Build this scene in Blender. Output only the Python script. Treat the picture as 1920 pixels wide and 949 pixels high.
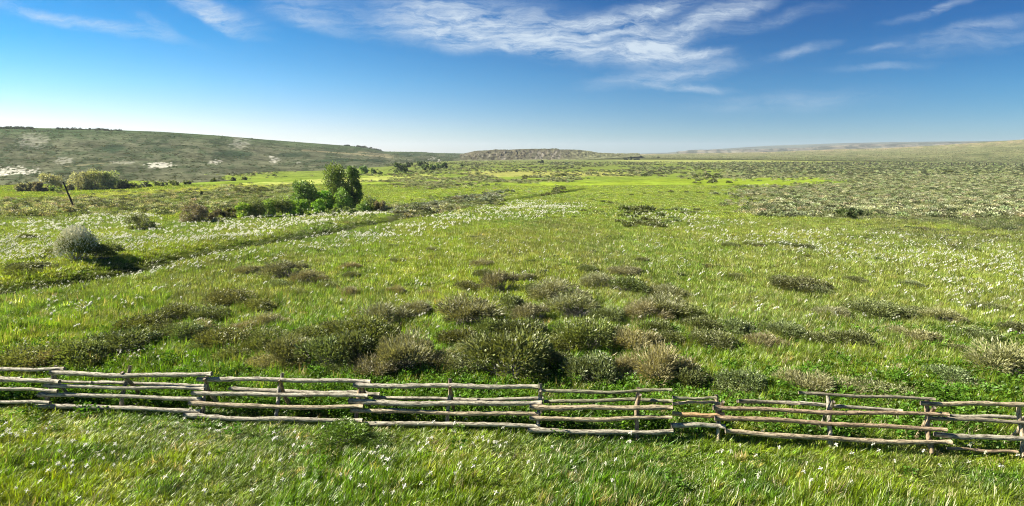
import bpy, math, random
import numpy as np
from mathutils import Vector, Matrix, Euler

R = math.radians
rng = np.random.default_rng(7)
random.seed(7)
for o in list(bpy.data.objects):
    bpy.data.objects.remove(o)
scn = bpy.context.scene
COL = scn.collection

# ------------------------------------------------------------------ camera
CAM_H = 7.5
PITCH = R(9.9)
FPX = 1066.0                    # focal length in pixels of a 1920 px wide frame
cam_d = bpy.data.cameras.new('camera')
cam_d.sensor_width = 36.0
cam_d.lens = FPX / 1920 * 36.0
cam_d.clip_start = 0.1
cam_d.clip_end = 60000
cam = bpy.data.objects.new('camera', cam_d)
COL.objects.link(cam)
cam.location = (0, 0, CAM_H)
cam.rotation_euler = (math.pi / 2 - PITCH, 0, 0)
scn.camera = cam

# ------------------------------------------------------------------ light
SUN_EL = R(36)
SUN_AZ = R(-84)                 # clockwise from +Y: sun on the left, a little ahead
sun_dir = Vector((math.sin(SUN_AZ) * math.cos(SUN_EL), math.cos(SUN_AZ) * math.cos(SUN_EL), math.sin(SUN_EL)))
sun_d = bpy.data.lights.new('sun', 'SUN')
sun_d.energy = 5.0
sun_d.angle = R(0.6)
sun_d.color = (1.0, 0.93, 0.80)
sun = bpy.data.objects.new('sun', sun_d)
COL.objects.link(sun)
sun.rotation_euler = sun_dir.to_track_quat('Z', 'Y').to_euler()
sun.location = (-40, 10, 60)

scn.view_settings.view_transform = 'Standard'
scn.view_settings.look = 'None'
scn.view_settings.gamma = 1.0
scn.view_settings.exposure = 1.55
scn.view_settings.use_curve_mapping = False
scn.render.engine = 'CYCLES'
scn.cycles.use_denoising = True
scn.cycles.denoiser = 'OPENIMAGEDENOISE'
scn.cycles.denoising_input_passes = 'RGB_ALBEDO_NORMAL'
scn.cycles.denoising_prefilter = 'NONE'
scn.cycles.pixel_filter_type = 'BLACKMAN_HARRIS'
scn.cycles.filter_width = 1.05
scn.cycles.max_bounces = 5
scn.cycles.diffuse_bounces = 2
scn.cycles.glossy_bounces = 2
scn.cycles.transmission_bounces = 3
scn.cycles.volume_bounces = 0
scn.cycles.use_adaptive_sampling = False
scn.cycles.transparent_max_bounces = 8

# pixel ray helpers, used once to read positions of real things off the photograph
cp, sp = math.cos(PITCH), math.sin(PITCH)
def ray(px, py):
    X = (np.asarray(px, float) - 960) / FPX
    Y = -(np.asarray(py, float) - 474.5) / FPX
    dy = cp + Y * sp
    dz = -sp + Y * cp
    return X / dy, dz / dy       # x and z per metre of y
def proj(x, y, z):
    dz = z - CAM_H
    zc = np.maximum(y * cp - dz * sp, 1e-3)
    return 960 + FPX * x / zc, 474.5 - FPX * (y * sp + dz * cp) / zc

# ------------------------------------------------------------------ node helpers
class NT:
    def __init__(s, tree):
        s.t = tree; tree.nodes.clear()
    def n(s, typ, **kw):
        nd = s.t.nodes.new(typ)
        ins = kw.pop('ins', {})
        for k, v in kw.items(): setattr(nd, k, v)
        for k, v in ins.items():
            sock = nd.inputs[k]
            if hasattr(v, 'is_output') or isinstance(v, bpy.types.NodeSocket): s.t.links.new(v, sock)
            else: sock.default_value = v
        return nd
    def math(s, op, a, b=None, clamp=False):
        ins = {0: a}
        if b is not None: ins[1] = b
        return s.n('ShaderNodeMath', operation=op, use_clamp=clamp, ins=ins).outputs[0]
    def mix(s, fac, a, b, blend='MIX'):
        nd = s.n('ShaderNodeMix', data_type='RGBA', blend_type=blend)
        for k, v in ((0, fac), (6, a), (7, b)):
            if isinstance(v, bpy.types.NodeSocket): s.t.links.new(v, nd.inputs[k])
            else: nd.inputs[k].default_value = v if k == 0 else (*v[:3], 1)
        return nd.outputs[2]
    def ramp(s, fac, stops):
        nd = s.n('ShaderNodeValToRGB', ins={0: fac})
        cr = nd.color_ramp
        while len(cr.elements) > 1: cr.elements.remove(cr.elements[-1])
        cr.elements[0].position = stops[0][0]; cr.elements[0].color = (*stops[0][1], 1)
        for p, c in stops[1:]:
            e = cr.elements.new(p); e.color = (*c, 1)
        return nd.outputs[0]
    def noise(s, vec, scale, detail=4, rough=.55, dist=0):
        return s.n('ShaderNodeTexNoise', ins={'Vector': vec, 'Scale': scale, 'Detail': detail, 'Roughness': rough, 'Distortion': dist}).outputs[0]
    def maprange(s, v, a, b, c, d, smooth=False):
        return s.n('ShaderNodeMapRange', interpolation_type='SMOOTHSTEP' if smooth else 'LINEAR', ins={0: v, 1: a, 2: b, 3: c, 4: d}).outputs[0]

# ------------------------------------------------------------------ sky
world = bpy.data.worlds.new('World')
scn.world = world
world.use_nodes = True
w = NT(world.node_tree)
sky = w.n('ShaderNodeTexSky', sky_type='NISHITA', sun_disc=False)
sky.sun_elevation = SUN_EL
sky.sun_rotation = SUN_AZ
sky.altitude = 2000; sky.air_density = 1.0; sky.dust_density = 1.2; sky.ozone_density = 2.5
tc = w.n('ShaderNodeTexCoord')
sx = w.n('ShaderNodeSeparateXYZ', ins={0: tc.outputs['Generated']})
yc = w.math('MAXIMUM', sx.outputs[1], 0.08)
A = w.math('DIVIDE', sx.outputs[0], yc)
E = w.math('DIVIDE', sx.outputs[2], yc)
hs = w.n('ShaderNodeHueSaturation', ins={'Color': sky.outputs[0], 'Saturation': 1.35, 'Value': 1.0})
skyc = hs.outputs[0]
# deeper zenith blue, paler band low down, as a polarised mountain sky
el = w.math('DIVIDE', sx.outputs[2], w.math('MAXIMUM', sx.outputs[1], .5)) 
deep = w.ramp(el, [(0.0, (.50, .62, .70)), (0.05, (.45, .61, .73)), (0.12, (.27, .61, .74)), (0.20, (.075, .52, .69)), (0.27, (.022, .46, .66)), (1.0, (.25, .42, .6))])
skyc = w.mix(1.0, skyc, deep, 'MULTIPLY')
side = w.maprange(sx.outputs[0], -0.74, 0.5, 2.1, 0.68, True)
skyc = w.mix(1.0, skyc, w.n('ShaderNodeCombineColor', ins={0: w.math('POWER', side, 1.25), 1: w.math('POWER', side, .62), 2: w.math('POWER', side, .40)}).outputs[0], 'MULTIPLY')
# cirrus
vec = w.n('ShaderNodeCombineXYZ', ins={0: A, 1: E, 2: 0.0}).outputs[0]
wn = w.n('ShaderNodeTexNoise', ins={'Vector': vec, 'Scale': 7.0, 'Detail': 5.0, 'Roughness': .6})
off = w.n('ShaderNodeVectorMath', operation='SUBTRACT', ins={0: wn.outputs['Color'], 1: (.5, .5, .5)}).outputs[0]
off = w.n('ShaderNodeVectorMath', operation='MULTIPLY', ins={0: off, 1: (.10, .045, 0)}).outputs[0]
wv = w.n('ShaderNodeVectorMath', operation='ADD', ins={0: vec, 1: off}).outputs[0]
clouds = [(130, 35, 170, 10, -11, .6), (282, 47, 28, 9, -25, .4), (390, 14, 85, 14, -18, .8), (405, 38, 75, 8, -20, .6),
    (592, 16, 70, 26, -15, .5), (580, 45, 75, 12, -15, .4), (860, 60, 120, 26, -2, .95), (975, 64, 125, 27, 1, 1.05),
    (1120, 46, 120, 18, 14, .95), (1240, 18, 120, 15, 20, .6), (900, 22, 140, 26, -4, .6), (760, 30, 80, 36, 0, .45),
    (1215, 74, 62, 28, 8, 1.0), (1180, 106, 160, 18, -3, .85), (1310, 100, 48, 8, 5, .6), (1290, 58, 100, 17, 25, .6),
    (1370, 22, 110, 18, 20, .6), (1080, 92, 80, 14, 0, .55), (1240, 146, 105, 12, 6, .65), (1290, 164, 70, 6, -2, .5),
    (1500, 100, 48, 8, 14, .5), (1480, 190, 170, 14, 2, .28), (1660, 128, 80, 6, 3, .35), (1765, 12, 75, 7, 15, .5),
    (1820, 72, 130, 20, 6, .35), (1635, 90, 36, 5, 10, .35), (1850, 44, 110, 9, 10, .3), (1430, 45, 120, 10, 14, .3)]
acc = None
for (cx, cy, L, W, ang, inten) in clouds:
    a0, e0 = ray(cx, cy)
    mp = w.n('ShaderNodeMapping', vector_type='TEXTURE', ins={'Vector': wv, 'Location': (float(a0), float(e0), 0), 'Rotation': (0, 0, R(ang)), 'Scale': (L / FPX * 1.1, W / FPX * 1.15, 1)})
    ln = w.n('ShaderNodeVectorMath', operation='LENGTH', ins={0: mp.outputs[0]}).outputs[1]
    g = w.maprange(ln, 0.0, 1.6, inten, 0.0, True)
    acc = g if acc is None else w.math('ADD', acc, g)
acc = w.math('MINIMUM', acc, 1.15)
st1 = w.n('ShaderNodeMapping', ins={'Vector': wv, 'Rotation': (0, 0, R(-9)), 'Scale': (5, 30, 1)}).outputs[0]
n1 = w.noise(st1, 1.6, 8, .68, .6)
n2 = w.noise(w.n('ShaderNodeMapping', ins={'Vector': wv, 'Rotation': (0, 0, R(32)), 'Scale': (12, 40, 1)}).outputs[0], 1.6, 6, .65, .8)
nn = w.math('ADD', w.math('MULTIPLY', n1, .65), w.math('MULTIPLY', n2, .35))
tex = w.maprange(nn, .37, .64, 0.03, 1.1)
cl = w.math('MULTIPLY', acc, tex, True)
front = w.maprange(sx.outputs[1], .1, .3, 0, 1)
cl = w.math('MULTIPLY', cl, front)
CLOUD_COL = (4.7, 5.5, 6.2)
skyc = w.mix(w.math('MULTIPLY', cl, .92), skyc, CLOUD_COL)
bg = w.n('ShaderNodeBackground', ins={'Color': skyc, 'Strength': 0.05})
out = w.n('ShaderNodeOutputWorld', ins={'Surface': bg.outputs[0]})
world.cycles.sampling_method = 'MANUAL'
world.cycles.sample_map_resolution = 512

# ------------------------------------------------------------------ numpy noise
def _h(ix, iy, seed):
    n = (ix.astype(np.int64) * 374761393 + iy.astype(np.int64) * 668265263 + seed * 1442695041) & 0xffffffff
    n = ((n ^ (n >> 13)) * 1274126177) & 0xffffffff
    n = ((n ^ (n >> 16)) * 2246822519) & 0xffffffff
    return ((n ^ (n >> 15)) & 0xffffff) / float(0xffffff)
def vn(x, y, seed=0):
    x = np.asarray(x, float); y = np.asarray(y, float)
    ix = np.floor(x); iy = np.floor(y)
    fx = x - ix; fy = y - iy
    fx = fx * fx * (3 - 2 * fx); fy = fy * fy * (3 - 2 * fy)
    a = _h(ix, iy, seed); b = _h(ix + 1, iy, seed); c = _h(ix, iy + 1, seed); d = _h(ix + 1, iy + 1, seed)
    return (a + (b - a) * fx) * (1 - fy) + (c + (d - c) * fx) * fy
def fbm(x, y, octv=4, seed=0):
    s = 0; a = .5; t = 0
    for k in range(octv):
        s = s + a * vn(x * 2 ** k + 17.3 * k, y * 2 ** k - 9.1 * k, seed + k); t += a; a *= .5
    return s / t
def sstep(a, b, x):
    t = np.clip((x - a) / (b - a), 0, 1)
    return t * t * (3 - 2 * t)
def lerp(a, b, t): return a + (b - a) * t

# ------------------------------------------------------------------ terrain heights
def g0(x, y):
    z = -5.0 * sstep(24, 190, y)
    return z + 0.9 * (fbm(x / 60 + 5, y / 60, 2, 3) - .5) * sstep(50, 140, y) * (1 - sstep(300, 600, y))
def pix_ground(px, py, fn=None):
    fn = fn or g0
    a, e = ray(px, py)
    ys = np.geomspace(4, 30000, 1500)
    zs = CAM_H + e * ys
    gs = fn(a * ys, ys)
    k = np.argmax(zs < gs)
    if zs[k] >= gs[k]: k = len(ys) - 1
    lo, hi = ys[max(k - 1, 0)], ys[k]
    for _ in range(24):
        m = (lo + hi) / 2
        if CAM_H + e * m < fn(np.array([a * m]), np.array([m]))[0]: hi = m
        else: lo = m
    return float(a * hi), float(hi)
trail_px = [(-160, 575), (0, 545), (100, 531), (170, 520), (230, 505), (300, 489), (400, 472), (480, 459), (600, 437), (700, 418), (800, 400), (870, 388), (940, 376), (1000, 368), (1060, 360), (1100, 352)]
trail = np.array([pix_ground(*p) for p in trail_px])
def dist_line(x, y, line):
    d = np.full(np.shape(x), 1e9)
    for (ax, ay), (bx, by) in zip(line[:-1], line[1:]):
        vx, vy = bx - ax, by - ay
        t = np.clip(((x - ax) * vx + (y - ay) * vy) / (vx * vx + vy * vy), 0, 1)
        d = np.minimum(d, np.hypot(x - ax - t * vx, y - ay - t * vy))
    return d
FA = np.array((-15.2, 15.9)); FB = np.array((12.5, 13.05))
fdir = (FB - FA) / np.linalg.norm(FB - FA); fn = np.array((-fdir[1], fdir[0]))       # fn points away from the camera
def fence_dist(x, y): return (x - FA[0]) * fn[0] + (y - FA[1]) * fn[1]
def gh(x, y):
    x = np.asarray(x, float); y = np.asarray(y, float)
    z = g0(x, y)
    near = (1 - sstep(60, 200, np.abs(y))) * (1 - .85 * np.exp(-((fence_dist(x, y) + .3) / 1.7) ** 2))
    z = z + 0.30 * (fbm(x / 2.6, y / 2.2, 3, 11) - .5) * near
    z = z + 0.35 * (fbm(x / 11, y / 9, 3, 21) - .5) * sstep(16, 40, y) * (1 - sstep(250, 500, y))
    d = dist_line(x, y, trail)
    z = z - 0.65 * np.exp(-(d / 2.1) ** 2) + .12 * np.exp(-((d - 3.8) / 1.4) ** 2)
    return z

# ------------------------------------------------------------------ vegetation map
def inpoly(px, py, poly):
    r = np.zeros(np.shape(px), bool)
    n = len(poly)
    for i in range(n):
        x1, y1 = poly[i]; x2, y2 = poly[(i + 1) % n]
        if y1 == y2: continue
        c = ((y1 > py) != (y2 > py)) & (px < (x2 - x1) * (py - y1) / (y2 - y1) + x1)
        r ^= c
    return r
SAGE_R = [[(1360, 362), (1430, 350), (1560, 348), (1600, 338), (2100, 335), (2100, 455), (1850, 434), (1780, 420), (1650, 414), (1590, 412), (1500, 407), (1440, 402), (1385, 391), (1440, 372)],
          [(1330, 334), (1365, 318), (1290, 313), (1300, 306), (2100, 308), (2100, 337), (1600, 340), (1560, 332), (1450, 333)]]
SAGE_T = [[(1590, 410), (2100, 440), (2100, 482), (1800, 470), (1640, 446)]]
SAGE_M = [[(728, 396), (760, 385), (830, 376), (900, 368), (965, 361), (962, 371), (880, 386), (800, 403), (745, 407)], [(785, 345), (850, 340), (850, 352), (785, 352)]]
SAGE_L = [[(-200, 380), (150, 374), (330, 362), (430, 352), (560, 347), (560, 380), (420, 395), (250, 405), (100, 412), (-200, 428)]]
SAGE_F = [[(730, 322), (900, 306), (1130, 304), (1300, 305), (1330, 334), (1250, 329), (1130, 320), (1060, 317), (880, 318), (800, 328)],
          [(700, 338), (900, 329), (1060, 331), (1070, 340), (900, 345), (760, 350)]]
LIME = [[(690, 366), (850, 353), (1000, 344), (1130, 340), (1330, 334), (1550, 332), (1545, 349), (1400, 350), (1430, 372), (1380, 392), (1500, 409), (1640, 425), (1500, 422), (1350, 412), (1200, 388), (1100, 368), (980, 364), (870, 362), (760, 374), (700, 380)],
        [(-200, 445), (100, 428), (300, 420), (280, 440), (160, 452), (-200, 480)], [(1660, 420), (1800, 428), (1850, 440), (1700, 436)], [(560, 402), (620, 400), (610, 412), (560, 412)]]
YEL = [[(100, 368), (300, 356), (500, 342), (800, 326), (840, 334), (560, 348), (300, 363), (100, 374)], [(1150, 300), (1550, 292), (1720, 300), (1560, 303), (1200, 306)], [(-200, 385), (140, 377), (140, 382), (-200, 391)]]
TANP = [[(878, 320), (1130, 322), (1220, 328), (1100, 332), (878, 331)]]
DRY = [[(880, 440), (1060, 410), (1140, 440), (1180, 500), (1300, 560), (1280, 610), (1050, 540), (900, 500)], [(300, 500), (620, 480), (560, 560), (330, 590)]]
FL = [([(-200, 452), (0, 427), (100, 414), (260, 405), (300, 412), (220, 426), (120, 434), (0, 446), (-200, 478)], 1.0),
      ([(-200, 510), (0, 470), (60, 458), (200, 440), (420, 411), (700, 394), (760, 400), (700, 413), (480, 452), (300, 478), (150, 492), (0, 500), (-200, 530)], .8),
      ([(-200, 480), (0, 450), (150, 438), (240, 425), (300, 430), (180, 450), (0, 470), (-200, 500)], .6),
      ([(60, 545), (250, 512), (480, 472), (700, 430), (860, 400), (990, 378), (1110, 386), (1060, 412), (900, 424), (780, 445), (620, 478), (420, 500), (250, 530), (80, 560)], .48),
      ([(1150, 405), (1300, 396), (1400, 418), (1600, 440), (2100, 480), (2100, 600), (1750, 550), (1500, 485), (1300, 450)], .30),
      ([(1620, 470), (1960, 490), (2100, 640), (1900, 640), (1700, 540)], .35),
      ([(-200, 560), (150, 552), (300, 560), (130, 650), (-200, 650)], .12)]
def anyp(px, py, polys):
    r = np.zeros(np.shape(px), bool)
    for p in polys: r |= inpoly(px, py, p)
    return r
C_LUSH = np.array((.090, .200, .008)); C_LIME = np.array((.215, .300, .010)); C_DARK = np.array((.045, .090, .010))
C_YEL = np.array((.31, .34, .085)); C_TAN = np.array((.34, .27, .13)); C_SAGE = np.array((.13, .15, .075))
C_DRY = np.array((.20, .19, .075)); C_OLIVE = np.array((.115, .135, .045)); C_FAR = np.array((.15, .165, .07))
def veg(x, y, jit=0.):
    """class weights and colour of the ground cover at a place"""
    z = g0(x, y)
    px, py = proj(x, np.maximum(y, .5), z)
    k = np.clip((py - 288) / 120, .05, 1)
    wx = px + (fbm(px / 22, py / (9 * k + 1), 4, 31) - .5) * 70
    wy = py + (fbm(px / 26 + 50, py / (9 * k + 1), 4, 41) - .5) * 22 * k
    if jit:
        wx = wx + rng.normal(0, 26 * jit, np.shape(x)); wy = wy + rng.normal(0, 7 * jit, np.shape(x)) * k
    big = fbm(x / 9, y / 14, 4, 51); mid = fbm(x / 1.7, y / 2.4, 3, 61); huge = fbm(x / 40, y / 70, 3, 71)
    c = C_LUSH[None] * 1.0 + 0 * x[..., None]
    def mixc(c, col, w_): return c + (np.asarray(col) - c) * np.clip(w_, 0, 1)[..., None]
    c = mixc(c, C_LIME, sstep(.38, .66, big) * .75 + .1)
    c = mixc(c, C_DARK, sstep(.52, .75, mid) * .38)
    c = mixc(c, C_YEL, sstep(.50, .70, fbm(x / 3.1, y / 3.1, 3, 81)) * .28)
    c = mixc(c, C_DARK, sstep(-60, 0, -py + 660) * 0)
    # mid meadow right: pale yellow green; far: olive
    c = mixc(c, C_YEL, sstep(1050, 1500, px) * sstep(380, 430, py) * (1 - sstep(520, 760, py)) * .42)
    c = mixc(c, C_YEL, (1 - sstep(560, 680, py)) * .20)
    c = mixc(c, (.155, .215, .028), sstep(440, 380, py) * .55)
    c = mixc(c, C_OLIVE, (1 - sstep(300, 360, py)) * .75)
    c = mixc(c, (.24, .31, .012), sstep(520, 260, wx) * sstep(770, 830, wy) * sstep(.38, .62, fbm(x / 1.6, y / 1.2, 3, 311)) * .75)
    c = mixc(c, (.055, .15, .012), sstep(900, 1100, wx) * sstep(770, 830, wy) * sstep(.50, .65, fbm(x / 1.4, y / 1.2, 3, 321)) * .6)
    dry = anyp(wx, wy, DRY)
    c = mixc(c, C_DRY, dry * (.10 + .45 * mid))
    c = mixc(c, C_LIME * (1.15, 1.05, 1), anyp(wx, wy, LIME) * .22)
    c = mixc(c, C_YEL, anyp(wx, wy, YEL) * .85)
    c = mixc(c, (.36, .32, .11), anyp(wx, wy, TANP) * .45)
    sage = np.maximum(anyp(wx, wy, SAGE_R) * 1.0, np.maximum(anyp(wx, wy, SAGE_M) * .9, anyp(wx, wy, SAGE_L) * .7))
    sage_t = anyp(wx, wy, SAGE_T) * sstep(.4, .6, fbm(px / 60, py / 7, 3, 91))
    sage_f = anyp(wx, wy, SAGE_F) * sstep(.35, .6, fbm(px / 50, py / 4, 3, 95))
    c = mixc(c, (.11, .14, .045), sage * .9)
    c = mixc(c, C_OLIVE, np.maximum(sage_t, sage_f) * .55)
    far = 1 - sstep(292, 312, py)
    c = mixc(c, C_FAR, far * .8 * (y > 100))
    dl = dist_line(x, y, trail); tr = np.exp(-(dl / 2.3) ** 4)
    c = mixc(c, (.040, .062, .012), tr * .95)
    fl = np.zeros(np.shape(x))
    tr2 = np.exp(-(dl / 2.9) ** 4)
    for poly, dns in FL: fl = np.maximum(fl, inpoly(wx, wy, poly) * dns)
    fl = fl * (1 - tr2) * (1 - sage) * (.22 + .78 * sstep(.40, .66, fbm(x / 2.6, y / 4.5, 4, 99)))
    lime = anyp(wx, wy, LIME)
    return dict(col=c, sage=sage, sage_t=sage_t, sage_f=sage_f, fl=fl, tr=tr, px=px, py=py, dry=dry, lime=lime, big=big, mid=mid)

# ------------------------------------------------------------------ mesh helpers
def mesh_from(name, V, F=None, tris=None, quads=None, mats=(), attrs=None, smooth=False, mat_idx=None, edges=None):
    me = bpy.data.meshes.new(name)
    V = np.asarray(V, np.float32)
    me.vertices.add(len(V)); me.vertices.foreach_set('co', V.ravel())
    loops = []; starts = []; n = 0
    if quads is not None and len(quads):
        q = np.asarray(quads, np.int32); loops.append(q.ravel()); starts.append(np.arange(len(q)) * 4); n = q.size
    if tris is not None and len(tris):
        t = np.asarray(tris, np.int32); loops.append(t.ravel()); starts.append(n + np.arange(len(t)) * 3); n += t.size
    if loops:
        L = np.concatenate(loops).astype(np.int32); S = np.concatenate(starts).astype(np.int32)
        me.loops.add(len(L)); me.loops.foreach_set('vertex_index', L)
        me.polygons.add(len(S)); me.polygons.foreach_set('loop_start', S)
        if mat_idx is not None: me.polygons.foreach_set('material_index', np.asarray(mat_idx, np.int32))
        me.polygons.foreach_set('use_smooth', np.full(len(S), smooth))
    for k, (typ, arr) in (attrs or {}).items():
        at = me.attributes.new(k, typ, 'POINT')
        arr = np.asarray(arr, np.int32 if typ == 'INT' else np.float32)
        at.data.foreach_set({'FLOAT': 'value', 'INT': 'value', 'FLOAT_COLOR': 'color', 'FLOAT_VECTOR': 'vector'}[typ], arr.ravel())
    for m in mats: me.materials.append(m)
    me.update(calc_edges=True)
    return me
def tag(o, label=None, cat=None, group=None, kind=None):
    if label: o['label'] = label
    if cat: o['category'] = cat
    if group: o['group'] = group
    if kind: o['kind'] = kind
    return o
def link(name, data, parent=None, loc=None):
    o = bpy.data.objects.new(name, data); COL.objects.link(o)
    if parent: o.parent = parent
    if loc is not None: o.location = loc
    return o
def rgba(c): return np.concatenate([c, np.ones((len(c), 1))], 1)

# ------------------------------------------------------------------ materials
def new_mat(name):
    m = bpy.data.materials.new(name); m.use_nodes = True
    return m, NT(m.node_tree)
def leafy(name, source, vlo=.65, vhi=1.45, straw=.0, transl=.42, gloss=.05, base=(1, 1, 1)):
    m, t = new_mat(name)
    if source == 'inst': c = t.n('ShaderNodeAttribute', attribute_type='INSTANCER', attribute_name='tint').outputs['Color']
    elif source == 'obj': c = t.n('ShaderNodeObjectInfo').outputs['Color']
    else: c = t.n('ShaderNodeRGB').outputs[0]; c.default_value = (*base, 1)
    v = t.n('ShaderNodeAttribute', attribute_type='GEOMETRY', attribute_name='v').outputs['Fac']
    k = t.maprange(v, 0, 1, vlo, vhi)
    cc = t.n('ShaderNodeCombineColor', ins={0: k, 1: k, 2: k}).outputs[0]
    c = t.mix(1, c, cc, 'MULTIPLY')
    if straw: c = t.mix(t.maprange(v, 1 - straw, 1 - straw * .6, 0, .85), c, (.38, .34, .14))
    d = t.n('ShaderNodeBsdfDiffuse', ins={'Color': c})
    tr = t.n('ShaderNodeBsdfTranslucent', ins={'Color': t.mix(1, c, (1.25, 1.2, .55), 'MULTIPLY')})
    ms = t.n('ShaderNodeMixShader', ins={0: transl, 1: d.outputs[0], 2: tr.outputs[0]})
    gl = t.n('ShaderNodeBsdfGlossy', ins={'Color': (1, 1, .9, 1), 'Roughness': .42})
    ms2 = t.n('ShaderNodeMixShader', ins={0: gloss, 1: ms.outputs[0], 2: gl.outputs[0]})
    t.n('ShaderNodeOutputMaterial', ins={0: ms2.outputs[0]})
    return m
M_GRASS = leafy('grass_blades', 'inst', .45, 1.75, straw=.10, transl=.45, gloss=.04)
M_WEED = leafy('weed_leaves', 'inst', .5, 1.5, transl=.4, gloss=.01)
M_CLUMP = leafy('shrub_cover', 'inst', .55, 1.6, transl=.3, gloss=.03)
M_SHRUB = leafy('shrub_leaves', 'obj', .5, 1.7, transl=.3, gloss=.03)
M_CROWN = leafy('tree_leaves', 'obj', .5, 1.6, transl=.35, gloss=.04)
M_STEM = leafy('green_stem', 'rgb', .8, 1.2, base=(.09, .17, .03))
def flat(name, c, rough=.8, var=.3, scale=12):
    m, t = new_mat(name)
    tc = t.n('ShaderNodeTexCoord')
    n = t.noise(tc.outputs['Object'], scale, 5, .6)
    k = t.maprange(n, .3, .7, 1 - var, 1 + var)
    cc = t.mix(1, (*c, 1), t.n('ShaderNodeCombineColor', ins={0: k, 1: k, 2: k}).outputs[0], 'MULTIPLY')
    b = t.n('ShaderNodeBsdfPrincipled', ins={'Base Color': cc, 'Roughness': rough})
    t.n('ShaderNodeOutputMaterial', ins={0: b.outputs[0]})
    return m
M_TWIG = flat('grey_twigs', (.21, .195, .15), .85)
M_BARK = flat('tree_bark', (.20, .18, .14), .9)
M_PETAL, t = new_mat('white_petals')
rnd_ = t.n('ShaderNodeObjectInfo').outputs['Random']
d = t.n('ShaderNodeBsdfDiffuse', ins={'Color': t.mix(rnd_, (.52, .53, .38), (.80, .79, .70))}); tr = t.n('ShaderNodeBsdfTranslucent', ins={'Color': (.82, .80, .66, 1)})
t.n('ShaderNodeOutputMaterial', ins={0: t.n('ShaderNodeMixShader', ins={0: .35, 1: d.outputs[0], 2: tr.outputs[0]}).outputs[0]})

def ground_mat(name, s1, s2, amt=.35, bump=.3, bdist=.08):
    m, t = new_mat(name)
    c = t.n('ShaderNodeAttribute', attribute_type='GEOMETRY', attribute_name='Col').outputs['Color']
    tc = t.n('ShaderNodeTexCoord')
    v = tc.outputs['Object']
    n1 = t.noise(v, s1, 6, .65); n2 = t.noise(v, s2, 5, .6)
    k = t.math('MULTIPLY', t.maprange(n1, .3, .7, 1 - amt, 1 + amt), t.maprange(n2, .3, .7, 1 - amt, 1 + amt))
    c2 = t.mix(1, c, t.n('ShaderNodeCombineColor', ins={0: k, 1: k, 2: k}).outputs[0], 'MULTIPLY')
    bp = t.n('ShaderNodeBump', ins={'Strength': bump, 'Distance': bdist, 'Height': t.math('ADD', n1, n2)})
    b = t.n('ShaderNodeBsdfDiffuse', ins={'Color': c2, 'Normal': bp.outputs[0]})
    t.n('ShaderNodeOutputMaterial', ins={0: b.outputs[0]})
    return m

# ------------------------------------------------------------------ ground sheet
def build_ground():
    th = np.concatenate([np.linspace(-56, 56, 520), np.linspace(58, 302, 80)])
    th = np.radians(th)
    r = np.concatenate([[0.5, 2, 4, 6], np.geomspace(7.5, 32000, 720)])
    T, RR = np.meshgrid(th, r)
    x = RR * np.sin(T); y = RR * np.cos(T)
    z = gh(x, y)
    V = np.stack([x, y, z], -1).reshape(-1, 3)
    nr, nt = x.shape
    i = np.arange(nr - 1)[:, None] * nt; j = np.arange(nt)[None]
    j2 = (j + 1) % nt
    q = np.stack([i + j, i + j2, i + nt + j2, i + nt + j], -1).reshape(-1, 4)[:, ::-1]
    tris = np.stack([np.full(nt, 0) + np.arange(nt), np.roll(np.arange(nt), -1), np.full(nt, len(V))], -1)
    V = np.vstack([V, [[0, 0, float(gh(np.array([0.]), np.array([0.]))[0])]]])
    vg = veg(x.ravel(), y.ravel())
    c = vg['col'].copy()
    # sheet colour made darker and slightly browner where real grass stands on it
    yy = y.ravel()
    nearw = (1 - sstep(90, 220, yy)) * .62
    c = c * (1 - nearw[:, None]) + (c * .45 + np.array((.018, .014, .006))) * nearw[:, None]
    soil = vg['sage'] * (1 - sstep(300, 800, yy))
    c = c + (np.array((.24, .21, .13)) - c) * (soil * .35 * vg['mid'])[:, None]
    c = np.vstack([c, c[:1]])
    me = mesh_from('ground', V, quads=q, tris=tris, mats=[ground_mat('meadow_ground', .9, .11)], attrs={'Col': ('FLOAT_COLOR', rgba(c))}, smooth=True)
    return tag(link('ground', me), 'green meadow ground running flat to the horizon', kind='structure')
build_ground()

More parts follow.
